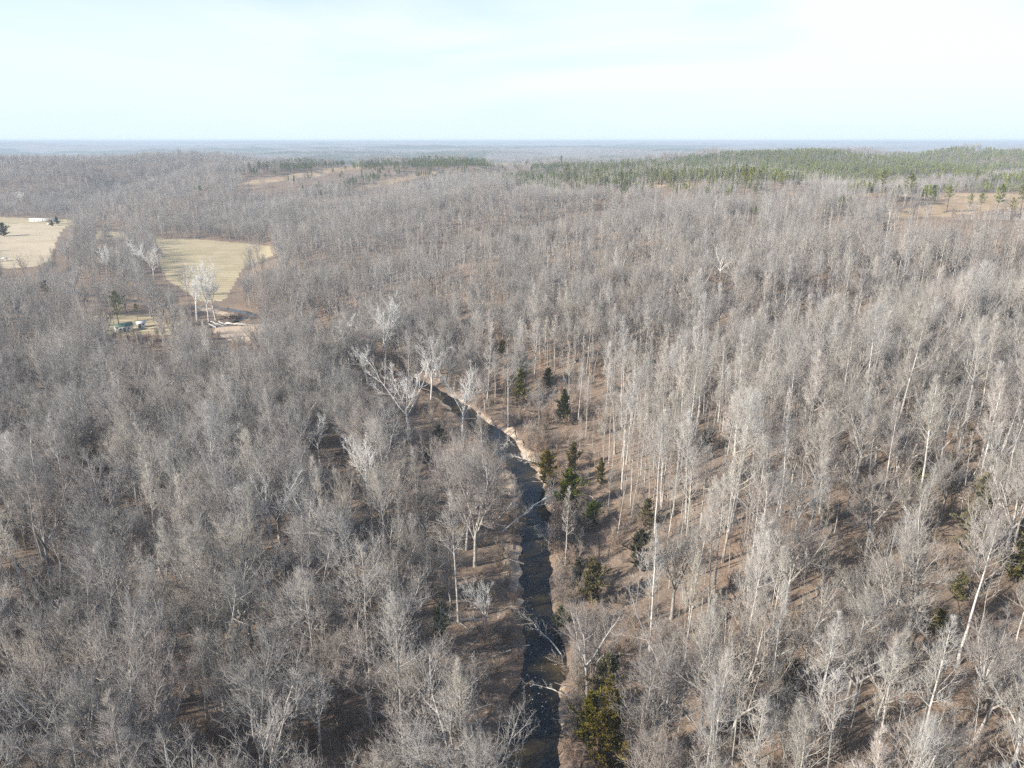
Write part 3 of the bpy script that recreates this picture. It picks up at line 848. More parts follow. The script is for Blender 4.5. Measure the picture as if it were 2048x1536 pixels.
# ------------------------------------------------------------------ sycamores (white limbs) by the creek and elsewhere
SY = [split_meshes('sycamore', 300 + k) for k in range(6)]
def repaint(me, mat):
    c = me.copy(); c.materials.clear(); c.materials.append(mat); return c
for k_, s_ in (('slender', 610), ('slender', 611), ('broad', 710)):
    a_, b_ = split_meshes(k_, s_); SY.append((repaint(a_, M['bark_white']), repaint(b_, M['bark_pale'])))
a_, b_ = split_meshes('broad', 711); SY.append((a_, b_))
syc = [  # base px, base py, top py, variant, rotation, label
    (818, 880, 690, 0, .4, 'great white-limbed bare tree with a low wide fork standing over the creek bend'),
    (925, 868, 728, 1, 1.9, 'clump of white upright limbs at the water edge just below the wide forked white tree'),
    (772, 740, 588, 2, 3.0, 'tallest white bare tree left of the creek head, its crown pale against brown ground'),
    (735, 770, 684, 3, 1.2, 'small white leaning tree just left of the great forked tree'),
    (700, 745, 612, 4, 4.2, 'thin white tree leftmost of the white trees above the forked one'),
    (862, 800, 664, 5, 2.5, 'slim white tree behind the right limbs of the great forked tree'),
    (738, 1010, 850, 2, .2, 'pale limbed tree with a straight trunk left of the creek in mid wood'),
    (640, 925, 806, 0, 2.6, 'white fan-shaped tree in the left wood above the dark gap'),
    (552, 1120, 925, 1, 5.0, 'white tree with bent side limbs in the middle of the left wood'),
    (975, 1270, 1140, 3, .9, 'low white tree beside the sand bank left of the creek'),
    (640, 1500, 1305, 4, 2.0, 'bright white forked tree near the bottom of the left wood'),
    (345, 1560, 1250, 9, 3.6, 'massive bare tree with heavy spreading limbs at the bottom left'),
    (432, 640, 512, 5, .5, 'white trunked tree right beside the log jam'),
    (418, 644, 520, 4, 1.5, 'second white trunked tree left of the log jam'),
    (395, 643, 528, 2, 2.9, 'white trunked tree farthest left of the log jam group'),
    (290, 548, 470, 3, .7, 'white tree at the left edge of the green field, nearest its corner'),
    (308, 560, 488, 1, 2.2, 'white tree at the left edge of the green field, lower one'),
    (215, 560, 486, 5, 4.0, 'white limbed tree in the wood between the two fields'),
    (235, 452, 423, 3, 1.0, 'small white snag-like tree near the brush pile'),
    (46, 413, 375, 0, 2.0, 'white crowned tree against the dark hillside behind the long white home'),
    (1440, 560, 470, 8, 1.0, 'pale forked tree on the brow of the right-hand hill'),
    (1270, 530, 465, 9, 5.5, 'gnarled old tree with a bent trunk on the hill brow'),
    (1300, 1300, 1040, 6, 3.3, 'pale multi-stemmed tree on the right bank above the big olive cedar'),
    (1915, 1330, 1020, 7, 4.4, 'tall white trunked tree on the right slope leaning right'),
    (2025, 1536, 1250, 8, 2.1, 'white trunked tree at the bottom right corner'),
]
for (bx, by, ty, vi, rz, lab) in syc:
    p = spot(bx, by)
    me = SY[vi]
    hh = z_at_row(p[1], ty) - p[2]
    top = max(v.co.z for v in me[1].vertices)
    place('white_limbed_tree', me, p, rz, hh / top, lab, 'white tree', None, (0, .0))
# leaning white tree across the creek
p = at(1005, 1062)
tip = flat(1100, 985, 6.0)
dx, dy = tip[0] - p[0], tip[1] - p[1]
def lean_tree(name, seed, p0, p1, r0, mat, label, cat, n1=9, l1=3.0, nn=5, rest='trunk'):
    g = np.random.default_rng(seed)
    p0 = np.array(p0, float); p1 = np.array(p1, float)
    K = 7
    t = np.linspace(0, 1, K)[:, None]
    Lt = np.linalg.norm(p1 - p0)
    P = p0 * (1 - t) + p1 * t + np.c_[g.normal(0, .012 * Lt, (K, 3))] * (t > 0) * (t < 1) + np.array([0, 0, .07 * Lt]) * (t * (1 - t)) * 2
    P = P[None] - p0
    Rr = (r0 * np.linspace(1, .35, K))[None]
    tr, cr = Geo(), Geo()
    tr.add(tubes(P, Rr, 7))
    a, ra, _ = grow(g, P, Rr, n1, .35, 1, (.8, .35), lambda t, g: l1 * g.uniform(.5, 1.2, t.shape), 4, .25, .35, .6, .03)
    cr.add(tubes(a, ra, 4))
    L0 = parent_len(a)[:, None]
    b_, rb, _ = grow(g, a, ra, nn, .2, 1, (.8, .4), lambda t, g: L0 * .5 * g.uniform(.5, 1.2, t.shape), 3, .2, .3, .6, .015)
    cr.add(tubes(b_, rb, 3))
    c_, rc, _ = grow(g, b_, rb, 5, .2, 1, (.8, .4), lambda t, g: np.full(t.shape, .5), 2, .2, .3, .8, .012)
    cr.add(spikes(c_[:, 0], c_[:, -1], rc[:, 0]))
    root = link(name, None, None, tuple(p0))
    link('trunk', tr.mesh('trunk', mat, True), root); link('branches', cr.mesh('branches', mat), root)
    props(root, label, cat)
    return root
def P3(px, py, z):
    a = flat(px, py, z); return (a[0], a[1], z)
lean_tree('leaning_tree', 5, (p[0], p[1], p[2] - .3), P3(1102, 990, 5.5), .26, M['bark_white'], 'bright white tree leaning far out over the dark creek', 'leaning tree', 8, 3.6, 5)
q = at(1124, 1312)
lean_tree('fallen_tree', 6, (q[0], q[1], q[2] + .1), P3(1052, 1235, .3), .13, M['dead'], 'fallen bare branchy tree reaching into the creek from the right bank', 'fallen tree', 12, 2.6, 5)
lean_tree('fallen_tree', 8, P3(1140, 1392, -.2), P3(1046, 1366, -.5), .10, M['dead'], 'thin fallen tree lying across the creek near the bottom of the photo', 'fallen tree', 7, 1.6, 3)
q = at(1112, 1100)
lean_tree('leaning_tree', 9, (q[0], q[1], q[2]), P3(1075, 1062, 4), .14, M['bark_pale'], 'small pale bush-like tree bending over the right edge of the creek', 'leaning tree', 12, 2.6, 6)
q = at(1090, 935)
lean_tree('fallen_tree', 10, (q[0], q[1], q[2] + .2), P3(1030, 912, .5), .15, M['dead'], 'fallen grey tree across the creek at the sharp bend', 'fallen tree', 14, 3.0, 6)
q = at(1030, 862)
lean_tree('fallen_tree', 11, (q[0], q[1], q[2] + .2), P3(1005, 898, .3), .16, M['dead'], 'fallen tree tipped down the cut bank with its crown in the water', 'fallen tree', 12, 3.0, 6)

# ------------------------------------------------------------------ cedars and pines placed one by one
def recolor(me, mat):
    c = me.copy(); c.materials.clear(); c.materials.append(mat); return c
CEb = [split_meshes('cedar', 400 + k, conifer) for k in range(5)]
CE = {'d': CEb, 'b': [(a, recolor(b, M['cedar_bright'])) for a, b in CEb], 'o': [(a, recolor(b, M['cedar_olive'])) for a, b in CEb]}
ced = [  # centre px, bottom py, top py, width px, tone, label
    (1127, 848, 784, 36, 'd', 'dark green cedar standing alone right of the upper creek'),
    (1040, 806, 742, 30, 'o', 'olive cedar beside the creek head, left of the dark lone cedar'),
    (1092, 968, 904, 40, 'o', 'yellow-green cedar on the right bank at the creek bend'),
    (1135, 1018, 940, 50, 'b', 'bright green full cone cedar at the right edge of the creek'),
    (1145, 938, 888, 30, 'o', 'olive cedar just above the bright green one'),
    (1201, 968, 920, 26, 'o', 'small olive cedar right of the creek bend pair'),
    (1291, 1052, 1000, 32, 'o', 'olive cedar up the slope above the dark round cedar'),
    (1276, 1140, 1062, 46, 'd', 'dark green rounded cedar among pale trunks right of the creek'),
    (1180, 1205, 1118, 48, 'o', 'green cedar half hidden behind bare twigs on the right bank'),
    (1155, 1170, 1118, 26, 'o', 'narrow yellowish cedar touching the half hidden one'),
    (1215, 1560, 1372, 84, 'o', 'large olive-yellow cedar at the bottom by the creek, biggest of the cedars'),
    (1176, 1500, 1392, 60, 'o', 'ragged yellowish cedar leaning against the left side of the biggest cedar'),
    (1208, 1420, 1312, 56, 'o', 'olive cedar directly behind the largest cedar'),
    (1410, 905, 858, 26, 'd', 'small dark cedar in the middle of the right slope'),
    (1885, 985, 915, 36, 'o', 'olive cedar high on the right slope among white trunks'),
    (1945, 1110, 962, 86, 'o', 'broad soft green cedar near the right edge'),
    (2030, 1165, 1078, 64, 'o', 'yellow-green cedar cut by the right edge of the photo'),
    (1575, 1378, 1322, 40, 'o', 'olive cedar low on the right slope between pale trunks'),
    (1868, 1265, 1220, 32, 'o', 'small olive cedar on the lower right slope'),
    (1912, 1200, 1148, 30, 'o', 'small green cedar below the broad soft green one'),
    (1830, 975, 920, 28, 'o', 'green cedar left of the olive one high on the right slope'),
    (926, 708, 684, 14, 'o', 'tiny yellow-green cedar left of the creek head slope'),
    (1003, 715, 682, 18, 'o', 'tiny olive cedar above the creek head'),
    (1182, 1050, 1004, 34, 'b', 'faint green young cedar below the bright green cone'),
    (878, 884, 852, 22, 'd', 'dark small cedar left of the creek near the white tree clump'),
    (846, 1012, 972, 26, 'd', 'dark cedar hidden in the wood left of the creek'),
    (852, 930, 900, 26, 'd', 'dim green cedar in twigs left of the creek bend'),
    (728, 1120, 1076, 30, 'd', 'dark blurred cedar in the middle left wood'),
    (880, 1290, 1210, 36, 'b', 'faint green cedar in the wood left of the sand bank'),
    (205, 960, 925, 24, 'd', 'small dark cedar in the far left wood'),
    (75, 1200, 1160, 36, 'd', 'dark green cedar near the left edge'),
    (1120, 1255, 1215, 28, 'b', 'little green cedar on the right creek edge'),
    (1095, 772, 738, 22, 'd', 'dark small cedar in front of the upper right bank'),
    (1768, 462, 445, 12, 'd', 'little dark cedar on the right hill below the tan clearing'),
    (8, 472, 447, 22, 'd', 'dark round cedar at the edge of the tan field'),
    (115, 448, 434, 12, 'd', 'dark shrubby cedar at the end of the long white home'),
    (104, 452, 441, 8, 'd', 'small dark cedar in front of the long white home'),
    (2040, 1440, 1405, 30, 'o', 'small olive cedar at the lower right edge'),
    (1640, 1130, 1092, 26, 'd', 'dim green cedar in the middle of the right slope'),
]
for k, (cx, by, ty, wp, tone, lab) in enumerate(ced):
    p = spot(cx, by)
    hh = z_at_row(p[1], ty) - p[2]
    dep_ = p[1] * cp + (CAMH - p[2]) * sp
    me = CE[tone][k % 5]
    wm_ = wp * dep_ / F
    sxy = wm_ / 3.5
    sz = max(hh, 1.5) / 10.0
    place('cedar_tree', me, p, k * 1.3, (sxy, sxy, sz), lab, 'cedar')
PIb = [split_meshes('pine', 500 + k, conifer) for k in range(4)]
pines = [  # px, base, top, label
    (1860, 430, 372, 'yellow-green pine at the left side of the tan clearing'), (1893, 424, 372, 'full green pine beside it, standing alone on the tan clearing'),
    (1990, 436, 370, 'dark green pine on the right part of the tan clearing, largest there'), (1958, 432, 386, 'thin yellowish pine just left of the largest clearing pine'),
    (1937, 424, 388, 'small yellow pine in the middle of the tan clearing'), (2038, 436, 368, 'pine at the right edge of the photo on the clearing'),
    (1812, 412, 332, 'tall pine with a long bare trunk and tufted top above the brown strip'), (1762, 398, 342, 'tall pine left of the tufted one'),
    (1680, 430, 392, 'green pine in the bare wood left of the clearing, left of a pair'), (1698, 430, 394, 'green pine in the bare wood left of the clearing, right of a pair'),
    (1655, 436, 408, 'small yellow pine left of the pair'), (1480, 438, 416, 'small yellow-green pine in the grey wood, left one'), (1508, 442, 414, 'small yellow-green pine in the grey wood, right one'),
    (1467, 440, 420, 'smallest yellow pine in the grey wood'), (1204, 414, 398, 'tiny pine alone in the grey wood at mid width'),
    (1312, 382, 340, 'round dark pine before the plantation'), (1335, 384, 344, 'yellowish pine before the plantation'), (1242, 382, 344, 'pine before the plantation beside a brown strip'),
    (1258, 380, 340, 'pine before the plantation, second by the brown strip'), (1195, 378, 338, 'pine left of the strip pines'), (1132, 366, 330, 'dark pine at the left end of the plantation'),
    (1150, 364, 334, 'pine at the left end of the plantation, right of the dark one'), (1122, 340, 308, 'tall dark pine clump on the far clearing'), (1488, 392, 338, 'tall pine standing before the plantation middle'),
    (1512, 396, 342, 'tall pine right of the plantation middle'), (1500, 392, 336, 'tall pine between two others before the plantation'), (1400, 368, 338, 'yellowish pine at the foot of the plantation'),
    (402, 392, 372, 'lone green pine on the left-hand ridge'), (500, 352, 326, 'pine at the left tip of the ridge pines'), (520, 350, 324, 'second pine from the left tip of the ridge pines'),
    (536, 348, 328, 'third pine from the left tip of the ridge pines'), (98, 606, 562, 'wide green pine in the left wood above the cabin'), (240, 664, 586, 'tall dark evergreen beside the cabin'),
    (275, 640, 608, 'dark evergreen right of the cabin'), (2020, 440, 396, 'slim pine between the two right-most clearing pines'), (1745, 390, 352, 'slim pine left of the tall pine near the brown strip'),
    (1560, 380, 345, 'yellowish pine at the lower plantation edge'), (1600, 380, 348, 'pine at the lower plantation edge, right one'),
]
for k, (cx, by, ty, lab) in enumerate(pines):
    p = spot(cx, by)
    hh = max(6, z_at_row(p[1], ty) - p[2])
    me = PIb[k % 4]
    s_ = min(hh, 26) / 20
    wide = 1.5 if cx in (98,) else 1.0
    place('pine_tree', me, p, k * 1.7, (s_ * wide * 1.25, s_ * wide * 1.25, s_), lab, 'pine')

# the hand placed trees stand free: nothing scattered grows where it would hide them
HAND.append(at(1012, 1062)[:2])
HA = np.array(HAND)
SHOW = [(b_[0], b_[2], b_[1], 26 if b_[1] > 800 else 10) for b_ in syc] + [(c_[0], c_[2], c_[1], c_[3] / 2) for c_ in ced] + [(p_[0], p_[2], p_[1], 8) for p_ in pines] + [(1052, 950, 1100, 46)]
def unblocked(X, Y, Z, Ht, prob, seed):
    g = np.random.default_rng(seed)
    u = g.random(len(X)); bad = np.zeros(len(X), bool)
    for (cx, ty, by, hw), (hx, hy) in zip(SHOW, HAND):
        dd = math.hypot(hx, hy)
        cand = np.where((np.hypot(X, Y) < dd) & (np.abs(X / np.maximum(Y, 5) - hx / hy) < .15))[0]
        if not len(cand): continue
        for q_ in (.45, .65, .85, 1.0):
            p1, q1, d1 = project(X[cand], Y[cand], Z[cand] + Ht[cand] * q_)
            m = (np.abs(p1 - cx) < hw + F * 3.4 / d1 * (q_ < 1)) & (q1 > ty) & (q1 < by - .25 * (by - ty))
            bad[cand[m]] = True if (cx < 1320 or by < 700) else (g.random(m.sum()) < .5)
    return ~(bad & (u < prob))
def clear_of(X, Y, rad_):
    m = np.ones(len(X), bool)
    for hx, hy in HA:
        m &= np.hypot(X - hx, Y - hy) > rad_
    return m
m = clear_of(X, Y, 3.5) & unblocked(X, Y, Z, SC * 24, .9, 31)
X, Y, B, fac, Z, PX, PY, slender, pine_m, rr, s_h, SC, ROT, VARI = [a[m] for a in (X, Y, B, fac, Z, PX, PY, slender, pine_m, rr, s_h, SC, ROT, VARI)]

# ------------------------------------------------------------------ the nearest bare trees, one object each
NV = 8
SL = [split_meshes('slender', 600 + k) for k in range(NV)]
BR = [split_meshes('broad', 700 + k) for k in range(NV)]
PO = [split_meshes('pole', 800 + k) for k in range(5)]
LAND = [(818, 870, 'the great wide-forked white tree'), (925, 860, 'the white clump at the water edge'), (772, 730, 'the tallest white tree at the creek head'),
        (738, 1000, 'the straight pale-limbed tree in mid wood'), (640, 915, 'the white fan-shaped tree in the left wood'), (552, 1110, 'the white tree with bent side limbs'),
        (975, 1260, 'the low white tree by the sand bank'), (640, 1480, 'the bright white forked tree at bottom left'), (345, 1520, 'the massive spreading tree at bottom left'),
        (1300, 1290, 'the pale multi-stemmed tree on the right bank'), (1915, 1320, 'the tall right-leaning white tree'), (2025, 1500, 'the white tree in the bottom right corner'),
        (1127, 840, 'the dark lone cedar by the upper creek'), (1135, 1000, 'the bright green cone-shaped cedar'), (1291, 1040, 'the olive cedar up the slope'),
        (1276, 1130, 'the dark rounded cedar among pale trunks'), (1180, 1195, 'the cedar half hidden by twigs'), (1195, 1500, 'the largest olive cedar at the bottom'),
        (1410, 900, 'the small dark cedar on the right slope'), (1885, 975, 'the olive cedar high on the slope'), (1945, 1090, 'the broad soft green cedar'),
        (2030, 1150, 'the cedar cut by the right edge'), (1575, 1370, 'the low olive cedar among pale trunks'), (1868, 1255, 'the small olive cedar on the lower slope'),
        (728, 1110, 'the dark blurred cedar in the left wood'), (880, 1270, 'the faint green cedar left of the sand'), (205, 950, 'the small dark cedar far left'),
        (75, 1190, 'the dark cedar near the left edge'), (1085, 1385, 'the log lying across the creek'), (1040, 1040, 'the white tree leaning over the creek'),
        (2040, 1430, 'the small cedar at the lower right edge'), (1640, 1120, 'the dim cedar in the mid slope'), (1640, 1520, 'the bottom edge right of centre'),
        (2040, 860, 'the right edge at mid height'), (1700, 790, 'the middle of the upper right slope'), (1500, 720, 'the brow of the right hill'),
        (1250, 760, 'the brown slope above the lone cedar'), (1800, 640, 'the wide pale crowns of the upper right'), (2000, 640, 'the upper right edge of the near wood'),
        (1330, 620, 'the old bent tree on the hill brow'), (1650, 960, 'the open brown patch on the right slope'),
        (330, 1000, 'the middle of the left wood'), (500, 880, 'the upper part of the left wood'),
        (420, 1300, 'the dark gap in the lower left wood'), (150, 1500, 'the bottom left corner')]
ORD = ['', 'second ', 'third ', 'fourth ', 'fifth ', 'sixth ', 'seventh ', 'eighth ', 'ninth ', 'tenth ', 'eleventh ', 'twelfth ', 'thirteenth ', 'fourteenth ', 'fifteenth ', 'sixteenth ', 'seventeenth ', 'eighteenth ']
def locate(pxs, pys, what):
    """one label per tree: its rank among its kind on one side of the nearest landmark"""
    lab = [None] * len(pxs); bins = {}
    for i, (a, b_) in enumerate(zip(pxs, pys)):
        k = min(range(len(LAND)), key=lambda q: (LAND[q][0] - a) ** 2 + ((LAND[q][1] - b_) * 1.3) ** 2)
        dx, dy = a - LAND[k][0], b_ - LAND[k][1]
        side = ('right of' if dx > 0 else 'left of') if abs(dx) > abs(dy) else ('below' if dy > 0 else 'above')
        bins.setdefault((k, side), []).append((math.hypot(dx, dy), i))
    for (k, side), v in bins.items():
        for n, (_, i) in enumerate(sorted(v)):
            if n < len(ORD): lab[i] = f'{ORD[n] or "nearest "}{what} {side} {LAND[k][2]}'
            else: lab[i] = f'one of the {what}s {side} {LAND[k][2]}'
    return lab
inview = (PX > -60) & (PX < 2108) & (PY < 1750) & (Y > 30)
single = np.zeros(len(X), bool)
def individuals(mask, meshes, name, what, cat, nmax=300, sc_=None):
    idx = np.where(mask & inview)[0]
    idx = idx[np.argsort(np.hypot(np.hypot(X[idx], Y[idx]), CAMH - Z[idx]) / SC[idx])][:nmax]
    for i, lab in zip(idx, locate(PX[idx], PY[idx], what)):
        place(name, meshes[VARI[i] % len(meshes)], (X[i], Y[i], Z[i]), ROT[i], SC[i], lab, cat, what + 's of the wood', (random.gauss(0, .03), random.gauss(0, .03)))
    single[idx] = True
individuals(slender & ~pine_m, SL, 'slender_bare_tree', 'slender bare tree', 'slender tree')
individuals(~slender & ~pine_m, BR, 'broad_bare_tree', 'broad grey tree', 'broad tree')

# ------------------------------------------------------------------ forest as stuff (geometry nodes; the copied meshes belong to the stuff object itself)
def forest(name, groups, label=None):
    """groups: list of (source objects, x, y, z, scale, rot)"""
    P, A_c, A_i, A_s, A_r = [], [], [], [], []
    gg = np.random.default_rng(3)
    for c_, (src, x, y, z, s, r) in enumerate(groups):
        n = len(x)
        P.append(np.stack([x, y, z], 1)); A_c.append(np.full(n, c_)); A_i.append(gg.integers(0, len(src), n)); A_s.append(s)
        A_r.append(np.stack([gg.normal(0, .03, n), gg.normal(0, .03, n), r], 1))
    P = np.concatenate(P)
    me = bpy.data.meshes.new(name); me.vertices.add(len(P)); me.vertices.foreach_set('co', P.astype(np.float32).ravel())
    def ad(nm, ty, v, fld='value'):
        a = me.attributes.new(nm, ty, 'POINT'); a.data.foreach_set(fld, v)
    ad('cls', 'INT', np.concatenate(A_c).astype(np.int32)); ad('vari', 'INT', np.concatenate(A_i).astype(np.int32))
    ad('scl', 'FLOAT', np.concatenate(A_s).astype(np.float32)); ad('rotv', 'FLOAT_VECTOR', np.concatenate(A_r).astype(np.float32).ravel(), 'vector')
    o = link(name, me); o['kind'] = 'stuff'
    if label: o['label'] = label
    ng = bpy.data.node_groups.new(name, 'GeometryNodeTree')
    ng.interface.new_socket('Geometry', in_out='INPUT', socket_type='NodeSocketGeometry')
    ng.interface.new_socket('Geometry', in_out='OUTPUT', socket_type='NodeSocketGeometry')
    gi = ng.nodes.new('NodeGroupInput'); go_ = ng.nodes.new('NodeGroupOutput')
    jo = ng.nodes.new('GeometryNodeJoinGeometry')
    def na(nm, ty):
        n = ng.nodes.new('GeometryNodeInputNamedAttribute'); n.data_type = ty; n.inputs['Name'].default_value = nm
        return n.outputs['Attribute']
    cls, vari, scl, rotv = na('cls', 'INT'), na('vari', 'INT'), na('scl', 'FLOAT'), na('rotv', 'FLOAT_VECTOR')
    for c_, grp in enumerate(groups):
        jn = ng.nodes.new('GeometryNodeJoinGeometry')
        for so_ in grp[0]:
            oi = ng.nodes.new('GeometryNodeObjectInfo'); oi.inputs['Object'].default_value = so_; oi.inputs['As Instance'].default_value = False
            g2i = ng.nodes.new('GeometryNodeGeometryToInstance')
            ng.links.new(oi.outputs['Geometry'], g2i.inputs[0]); ng.links.new(g2i.outputs[0], jn.inputs[0])
        ip = ng.nodes.new('GeometryNodeInstanceOnPoints')
        eq = ng.nodes.new('FunctionNodeCompare'); eq.data_type = 'INT'; eq.operation = 'EQUAL'
        ia = [s for s in eq.inputs if s.type == 'INT']
        ng.links.new(cls, ia[0]); ia[1].default_value = c_
        ng.links.new(gi.outputs[0], ip.inputs['Points']); ng.links.new(eq.outputs[0], ip.inputs['Selection'])
        ng.links.new(jn.outputs[0], ip.inputs['Instance']); ip.inputs['Pick Instance'].default_value = True
        ng.links.new(vari, ip.inputs['Instance Index']); ng.links.new(rotv, ip.inputs['Rotation']); ng.links.new(scl, ip.inputs['Scale'])
        ng.links.new(ip.outputs[0], jo.inputs[0])
    ng.links.new(jo.outputs[0], go_.inputs[0])
    md = o.modifiers.new('copies', 'NODES'); md.node_group = ng
    return o
def srcs(kind, seeds, lod, gen=tree):
    return [merged_obj(kind, s, lod, gen) for s in seeds]
rest = ~single
def sel(m):
    return X[m], Y[m], Z[m] - .2, SC[m], ROT[m]
sl0, sl1, sl2 = srcs('slender', range(600, 606), 0), srcs('slender', range(620, 626), 1), srcs('slender', range(640, 645), 2)
br0, br1, br2 = srcs('broad', range(700, 706), 0), srcs('broad', range(720, 726), 1), srcs('broad', range(740, 745), 2)
bare = rest & ~pine_m
N1, N2 = 330, 800
grp = []
for sm, (a0, a1, a2) in ((slender, (sl0, sl1, sl2)), (~slender, (br0, br1, br2))):
    grp += [(a0, *sel(bare & sm & (rr < N1))), (a1, *sel(bare & sm & (rr >= N1) & (rr < N2))), (a2, *sel(bare & sm & (rr >= N2)))]
forest('bare_forest', grp, 'mass of grey leafless winter trees covering the hills')
fp = srcs('farpine', range(900, 905), 0, conifer)
pm = pine_m & rest
# plantation pines stand closer together: add a second set beside each
gg = np.random.default_rng(12)
pxx = np.concatenate([X[pm], X[pm] + gg.normal(0, 3.5, pm.sum())]); pyy = np.concatenate([Y[pm], Y[pm] + gg.normal(0, 3.5, pm.sum())])
forest('pine_forest', [(fp, pxx, pyy, terrain(pxx, pyy) - .3, np.concatenate([SC[pm], SC[pm]]) * .95, gg.random(len(pxx)) * 6.28)], 'dark green pine plantation on the far ridge')

# young thin trees between the big ones
x1, y1 = scatter(5.2, 0, 420, 42, 201); x2, y2 = scatter(6.8, 420, 1000, 42, 202)
xx = np.concatenate([x1, x2]); yy = np.concatenate([y1, y2])
k_, f_, z_, a1, b1 = plant(xx, yy, np.full(len(xx), 15.0), 6, lo=.3)
sh2 = hill_s(xx, yy); dn = fbm(xx / 35, yy / 35, 61, 3)
k_ &= (gg.random(len(xx)) < np.where(sh2 > 0, .68 + .6 * dn, .30 + .5 * dn)) & clear_of(xx, yy, 2.5)
k_ &= unblocked(xx, yy, z_, f_ * 15, .85, 32)
Xp, Yp, Zp, Fp = xx[k_], yy[k_], z_[k_], f_[k_] * gg.uniform(.6, 1.25, k_.sum())
PXp, PYp = a1[k_], b1[k_]
inv = (PXp > -40) & (PXp < 2088) & (PYp < 1600) & (Yp > 30)
idx = np.where(inv)[0]; idx = idx[np.argsort(np.hypot(np.hypot(Xp[idx], Yp[idx]), CAMH - Zp[idx]) / Fp[idx])][:300]
ms = np.zeros(len(Xp), bool); ms[idx] = True
shp = hill_s(Xp, Yp)
for i, lab in zip(idx, locate(PXp[idx], PYp[idx], 'thin young tree')):
    place('young_bare_tree', PO[i % 5], (Xp[i], Yp[i], Zp[i]), random.random() * 6.28, Fp[i], lab, 'young tree', 'thin young trees of the wood', (random.gauss(0, .05), random.gauss(0, .05)))
po0, po1 = srcs('pole', range(800, 805), 0), srcs('pole', range(820, 825), 1)
rp_ = np.hypot(Xp, Yp)
brs = srcs('brush', range(880, 885), 0)
xb, yb = scatter(4.2, 0, 420, 42, 301)
kb, fb, zb, ab, bb_ = plant(xb, yb, np.full(len(xb), 3.2), 8, cprob=.5, lo=.5)
kb &= gg.random(len(xb)) < np.clip(.52 + .9 * fbm(xb / 25, yb / 25, 71, 3), .03, 1)
n0 = ~ms & (rp_ < 300); n1_ = ~ms & (rp_ >= 300)
def sticks(seed):
    g = np.random.default_rng(seed); n = 34
    c_ = np.c_[g.normal(0, 1.7, (n, 2)), g.uniform(.03, .35, n)]
    a = g.random(n) * 6.28; l = g.uniform(.3, 1.5, n)
    d = np.c_[np.cos(a), np.sin(a), g.normal(0, .12, n)] * l[:, None]
    ge = Geo(); ge.add(spikes(c_ - d, c_ + d, g.uniform(.015, .05, n)))
    P = np.array([[c_[0] - d[0] * 3, c_[0], c_[0] + d[0] * 3]]); P[:, :, 2] = .15
    ge.add(tubes(P, np.array([[.14, .12, .06]]) * g.uniform(.4, 1), 5))
    return bpy.data.objects.new('forest_litter', ge.mesh('forest_litter', [M['twig_grey'] if seed % 2 else M['brush']]))
stk = [sticks(k) for k in range(950, 957)]
xs_, ys_ = scatter(4.6, 0, 330, 42, 401)
cd_, cw_ = seg_dist(xs_, ys_, CREEK, CW)
ks = (cd_ > cw_ + .5) & (gg.random(len(xs_)) < .75)
xs_, ys_ = xs_[ks], ys_[ks]; zs_ = terrain(xs_, ys_)
# shrubs that line and overhang the banks
bx_, by_ = scatter(2.2, 0, 330, 42, 402)
cd_, cw_ = seg_dist(bx_, by_, CREEK, CW)
kk = (cd_ > cw_ + .6) & (cd_ < cw_ + 7) & (gg.random(len(bx_)) < np.where(bx_ < 6, .08, .4) + .4 * fbm(bx_ / 9, by_ / 9, 403, 2))
bx_, by_ = bx_[kk], by_[kk]; bz_ = terrain(bx_, by_)
dx_, dy_ = scatter(2.6, 0, 330, 42, 405); cd_, cw_ = seg_dist(dx_, dy_, CREEK, CW); kk = (cd_ > cw_ - .5) & (cd_ < cw_ + 4) & (gg.random(len(dx_)) < .35); dx_, dy_ = dx_[kk], dy_[kk]
forest('undergrowth', [(stk, dx_, dy_, np.maximum(terrain(dx_, dy_), WZ), gg.uniform(.3, .7, len(dx_)), gg.random(len(dx_)) * 6.28), (stk, xs_, ys_, zs_, gg.uniform(.6, 1.3, len(xs_)), gg.random(len(xs_)) * 6.28), (brs, bx_, by_, bz_, gg.uniform(.35, 1.0, len(bx_)) * np.where(bx_ > 6, 1.5, 1.0), gg.random(len(bx_)) * 6.28),
                       (po0, Xp[n0], Yp[n0], Zp[n0], Fp[n0], gg.random(n0.sum()) * 6.28), (po1, Xp[n1_], Yp[n1_], Zp[n1_], Fp[n1_], gg.random(n1_.sum()) * 6.28),
                       (brs, xb[kb], yb[kb], zb[kb], gg.uniform(.5, 1.35, kb.sum()), gg.random(kb.sum()) * 6.28)], 'thin saplings and brown brush under the trees')

# ------------------------------------------------------------------ gravel in the shallow
g = np.random.default_rng(77); ge = Geo()
base = np.array([(1, 0, 0), (-1, 0, 0), (0, 1, 0), (0, -1, 0), (0, 0, 1), (0, 0, -1)], float)
fo = np.array([(0, 2, 4), (2, 1, 4), (1, 3, 4), (3, 0, 4), (2, 0, 5), (1, 2, 5), (3, 1, 5), (0, 3, 5)])
for _ in range(40):
    c_ = P3(g.normal(1085, 18), g.uniform(1325, 1440), WZ)
    ge.add((base * g.uniform(.05, .2, 3) * np.array([1, 1, .5]) + np.array(c_), fo))
for _ in range(30):
    c_ = P3(g.uniform(1060, 1115), g.uniform(1060, 1330), WZ)
    ge.add((base * g.uniform(.06, .2, 3) * np.array([1, 1, .4]) + np.array(c_), fo))
o_ = link('gravel', ge.mesh('gravel', M['stone'])); o_['kind'] = 'stuff'; o_['label'] = 'pale stones breaking the water of the creek'

